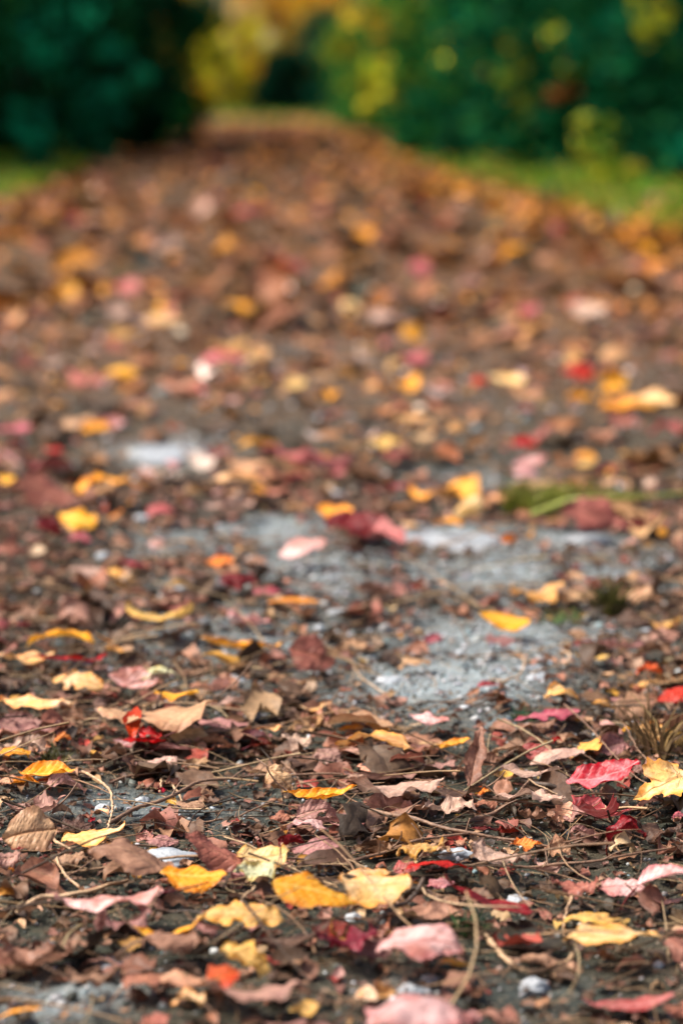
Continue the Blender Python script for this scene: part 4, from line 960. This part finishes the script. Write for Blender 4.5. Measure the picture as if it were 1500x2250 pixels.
# ------------------------------------------------------------------ shrubs and trees
def tree(name, cat, label, base, trunk_h, lumps, leaf, table, seed, group=None, stems=1, tr=.05, var=.32):
    """lumps: (x,y,z world, rx,ry,rz, count[, table])"""
    g = np.random.default_rng(seed); bx, by = base; bz = gh(bx, by) - .03
    root = empty(name, (bx, by, bz)); tag(root, label, cat, group)
    VV = []; CC = []
    for L in lumps:
        x, y, z, rx, ry, rz, n = L[:7]; tb = L[7] if len(L) > 7 else table
        m = int(n); cl = max(8, m // 45)
        cc = g.normal(0, 1, (cl, 3)); cc /= np.linalg.norm(cc, axis=1)[:, None]; cc *= g.uniform(.45, 1.0, (cl, 1)) ** .6
        k = g.integers(0, cl, m)
        p = cc[k] + g.normal(0, .13, (m, 3))
        p = p * [rx, ry, rz] + [x, y, z]
        p = p[p[:, 2] > ground_h(p[:, 0], p[:, 1]) + .02]; m = len(p); k = k[:m]
        s = leaf * np.exp(g.normal(0, .3, m))
        d = g.normal(0, 1, (m, 3)); d[:, 2] *= .6; d /= np.linalg.norm(d, axis=1)[:, None]
        e = g.normal(0, 1, (m, 3)); e -= (e * d).sum(1)[:, None] * d; e /= np.linalg.norm(e, axis=1)[:, None]
        a = d * s[:, None] * .5; b = e * s[:, None] * .28
        VV.append(np.stack([p - a, p + b, p + a, p - b], 1).reshape(-1, 3))
        tone = np.exp(g.normal(0, var, cl))
        CC.append(np.repeat(np.clip(pick_cols(g, m, tb, .15) * tone[k][:, None], 0, .9), 4, 0))
    V = np.concatenate(VV) - [bx, by, bz]; C = np.concatenate(CC); n = len(V) // 4
    F = np.arange(n * 4).reshape(-1, 4)
    mk("crown", V, F, M_GLOW if table in (GOLD, YG) else M_FOL, root, col=C, smooth=False)
    tv = []; tf = []; b0 = 0
    def add(a, b):
        nonlocal b0
        tv.append(a); tf.append(b + b0); b0 += len(a)
    top = np.array([0, 0, trunk_h])
    for s in range(stems):
        o2 = np.array([g.uniform(-.12, .12), g.uniform(-.12, .12), 0]) * (stems > 1)
        add(*tube(spline([o2, o2 + top * .5 + g.normal(0, trunk_h * .04, 3) * [1, 1, 0], top + o2 * 2], 9), tr, tr * .45, 8, g, .1))
    for L in lumps[:9]:
        q = np.array(L[:3]) - [bx, by, bz]; st = top * min(1, max(.25, q[2] / max(trunk_h, .1) * .55))
        add(*tube(spline([st, (st + q) / 2 + [0, 0, .06 * trunk_h], q], 7), tr * .5, tr * .12, 6, g, .1))
    mk("trunk", np.concatenate(tv), np.concatenate(tf), M_BARK, root)
    return root

TEAL = [((12,88,50),4),((8,66,40),4),((18,110,70),2),((40,108,44),2)]
DEEP = [((8,64,36),4),((10,78,44),3),((12,94,62),1.5),((44,98,34),1.3)]
GREEN = [((26,104,44),4),((44,118,48),3),((12,80,40),3),((120,134,34),1.6)]
OLIVE = [((140,156,40),4),((100,140,44),3),((190,170,50),2),((50,110,44),2)]
GOLD = [((248,176,36),4),((240,146,20),3),((250,200,96),3),((214,180,50),1.5)]
YG = [((222,204,50),3),((184,188,44),3),((240,196,56),2),((120,156,50),1.2)]
TEALHI = [((24,140,100),3),((16,120,84),3)]  # lighter teal leaves that paint the highlights on the hedges

def shrub(label, x, y, w, h, table, seed, extra=(), dens=1.0, leaf=.085, grp="shrubs beside the path", name="shrub"):
    g = np.random.default_rng(seed); L = []
    k = 7
    for i in range(k):
        a = i / k * 6.28 + g.uniform(-.3, .3); zz = h * g.uniform(.12, .8); q = (1 - .45 * (zz / h)) * w * .30
        r = w * g.uniform(.26, .36)
        L.append((x + q * math.cos(a), y + q * math.sin(a), zz, r, r, min(h * .33, r * 1.3), 1500 * dens * g.uniform(.7, 1.3)))
    for i in range(9):
        a = i / 9 * 6.28 + .2; L.append((x + w * .37 * math.cos(a), y + w * .37 * math.sin(a), .26, w * .18, w * .18, .26, 420 * dens))
    L.append((x, y, h * .35, w * .38, w * .38, h * .34, 2600 * dens)); L.append((x, y, h * .75, w * .34, w * .34, h * .25, 1600 * dens))
    L += list(extra)
    return tree(name, "shrub", label, (x, y), h * .6, L, leaf, table, seed, grp, stems=3, tr=.03)

def spot(px, py, D, r, n, tb):
    p = far(px, py, D); return (p.x, p.y, p.z, r, r, r, n, tb)
# left hedge, from the camera outward
shrub("dark teal green shrub nearest on the left, cut by the left edge", -3.1, 15.4, 2.6, 3.0, DEEP, 41, [spot(60,300,14.9,.2,140,TEALHI)])
shrub("deep green dense shrub on the left with pale teal painted highlights, second from the edge", -2.55, 18.0, 2.5, 3.3, TEAL, 42, [spot(120,100,17.2,.34,360,TEALHI), spot(235,185,17.3,.36,380,TEALHI), spot(215,290,17.4,.22,160,TEALHI)])
shrub("dark green shrub ending the left hedge beside the yellow gap", -1.95, 21.0, 2.2, 3.4, DEEP, 43, [spot(260,40,20,.3,200,TEAL), spot(380,270,20.2,.2,60,GREEN)])
shrub("dark shrub leaning over the path at the far end of the left hedge", -1.62, 24.0, 1.9, 3.3, DEEP, 44, [(-1.25, 23.6, 2.3, .6, .6, .8, 1500), spot(352,275,22.5,.33,400,DEEP), spot(360,200,22.5,.38,450,DEEP), spot(395,90,22.5,.42,500,DEEP), spot(420,-20,22.5,.45,500,DEEP), spot(385,240,23,.2,200,GREEN)])
shrub("tall dark shrub behind the left hedge", -3.9, 22.5, 4.6, 4.4, DEEP, 45, (), 2.2, .11)
# right side
shrub("dark green shrub at the right edge with painted blue green highlights", 3.05, 12.9, 2.4, 2.8, DEEP, 51, [spot(1430,400,12.4,.13,60,TEALHI), spot(1300,370,12.3,.22,120,OLIVE), spot(1340,330,12.5,.2,80,OLIVE), spot(1435,20,12.8,.16,60,YG), spot(1490,335,12.2,.10,40,TEALHI)])
shrub("dark green shrub behind the right edge one, with olive twigs low down", 2.4, 15.6, 2.3, 3.0, TEAL, 52, [spot(1330,105,15.0,.25,140,TEALHI), spot(1235,225,15.2,.12,50,[((150,84,40),1)]), spot(1180,160,15.3,.34,150,OLIVE)])
shrub("mid green shrub right of centre carrying one bright orange leaf cluster", 2.1, 18.6, 2.2, 3.0, DEEP, 53, [spot(1087,180,17.9,.12,160,GOLD), spot(1030,145,18.0,.18,90,OLIVE), spot(1110,265,18.0,.16,110,YG), spot(1122,300,18.0,.15,110,YG), spot(1150,210,18.,.15,60,TEALHI), spot(1160,20,18.2,.14,50,OLIVE)])
shrub("mottled green and olive shrub right of centre", 2.25, 23.0, 2.4, 3.2, GREEN, 54, [spot(835,165,22.5,.18,140,YG), spot(845,215,22.5,.22,190,YG), spot(905,230,22.5,.3,200,GREEN), spot(975,70,22.5,.3,170,OLIVE)])
shrub("bright green leafy shrub where the right hedge meets the far grass", 2.2, 29.0, 2.5, 3.6, GREEN, 55, [spot(790,80,27.8,.34,300,[((216,170,40),1),((190,160,44),1)]), spot(760,130,28,.4,260,OLIVE), spot(880,20,28,.45,260,OLIVE)])
shrub("green shrub at the end of the path behind the bright green one", 2.5, 36.5, 2.8, 3.8, GREEN, 56)
shrub("dark shrub set back on the right", 4.4, 18.0, 4.4, 4.4, DEEP, 57, (), 2.2, .11)
shrub("dark shrub set back further on the right", 4.1, 25.0, 4.6, 4.8, DEEP, 58, (), 2.2, .11)
# the gap at the far end
D0 = 47
def gap(px, py, r, n, tb, D=D0): return spot(px, py, D, r, n, tb)
tree("autumn_tree", "tree", "low golden orange autumn tree glowing in the gap at the end of the path", (-.9, 48.5), 2.6,
     [gap(545,50,.75,420,[((255,222,170),3),((254,196,110),2)]), gap(575,110,.5,330,GOLD), gap(455,150,.7,450,YG), gap(500,-20,.8,450,GOLD), gap(650,40,.6,500,GOLD), gap(480,90,.6,500,YG), gap(600,-20,.7,500,GOLD)],  # pale peach leaves of the first lump paint the glow in the gap
     .11, GOLD, 61, "trees at the end of the path", tr=.16)
shrub("yellow green bush at the left foot of the golden tree", -1.6, 45.5, 1.9, 1.7, YG, 62, [gap(450,195,.3,200,GOLD,44.8)], .4, .08, "bushes at the end of the path", "bush")
shrub("made-up dark round bush painting a shadowed hollow in the gap, left of centre", .2, 44.5, 1.0, 1.05, [((6,44,30),3),((8,60,36),1)], 63, (), .8, .08, "bushes at the end of the path", "bush")  # very dark leaves paint the shadow of a hollow between the bushes
shrub("blue green bush right of the dark bush painted as a shadowed hollow", 1.25, 47.0, 1.8, 2.0, [((20,110,70),2),((30,96,80),2),((16,84,50),2)], 64, (), 1., .08, "bushes at the end of the path", "bush")
shrub("yellow green bush behind the golden tree, low and wide", -.7, 53.5, 3.0, 1.9, YG, 65, (), 1., .09, "bushes at the end of the path", "bush")
for i, (x, y, h, tb, lab) in enumerate([(-9.5,50,7,OLIVE,"tall olive tree left of the far gap"),(4.2,45,7,GREEN,"tall green tree right of the far gap"),(-3.2,60,7.0,GOLD,"tall golden tree behind the low golden tree at left"),
                                        (1.8,60,8,GOLD,"tall golden tree behind the low golden tree at right"),(-6.5,32,7,DEEP,"tall dark tree behind the left hedge"),(6.5,31,7.5,DEEP,"tall dark tree behind the right hedge"),
                                        (7.6,20,7,TEAL,"dark tree standing well back on the right"),(-7.2,20,7,TEAL,"dark tree standing well back on the left")]):
    g2_ = np.random.default_rng(70 + i); L = []
    for k in range(9):
        a = k * 2.4; q = h * .2 * (k % 3) / 1.5; zz = h * (.18 + .8 * k / 9) * .92
        L.append((x + q * math.cos(a), y + q * math.sin(a), zz, h * .2, h * .2, h * .16, 1100))
    tree("broadleaf_tree", "tree", lab, (x, y), h * .75, L, .15, tb, 70 + i, "trees at the end of the path" if i < 4 else "trees behind the hedges", tr=.14)
# woods that close the view on all sides
g3 = np.random.default_rng(99); n = 42000
a = g3.uniform(0, 2 * math.pi, n); r = g3.uniform(70, 84, n); z = g3.uniform(0, 13, n) * g3.uniform(.4, 1, n) + 2.5
s = g3.uniform(.4, .9, n); p = np.stack([np.sin(a) * r, np.cos(a) * r + 20, z], -1)
d = g3.normal(0, 1, (n, 3)); d /= np.linalg.norm(d, axis=1)[:, None]; e = np.cross(d, g3.normal(0, 1, (n, 3))); e /= np.linalg.norm(e, axis=1)[:, None]
V = np.stack([p - d * s[:, None] * .5, p + e * s[:, None] * .35, p + d * s[:, None] * .5, p - e * s[:, None] * .35], 1).reshape(-1, 3)
o = mk("distant_woods", V, np.arange(n * 4).reshape(-1, 4), M_FOL, col=np.repeat(pick_cols(g3, n, GREEN + OLIVE + YG, .2), 4, 0), smooth=False)
tag(o, "far off wood of green and yellow trees closing the view", "woods", kind="stuff")
print("leaves", len(LEAVES), "objects", len(scn.objects))
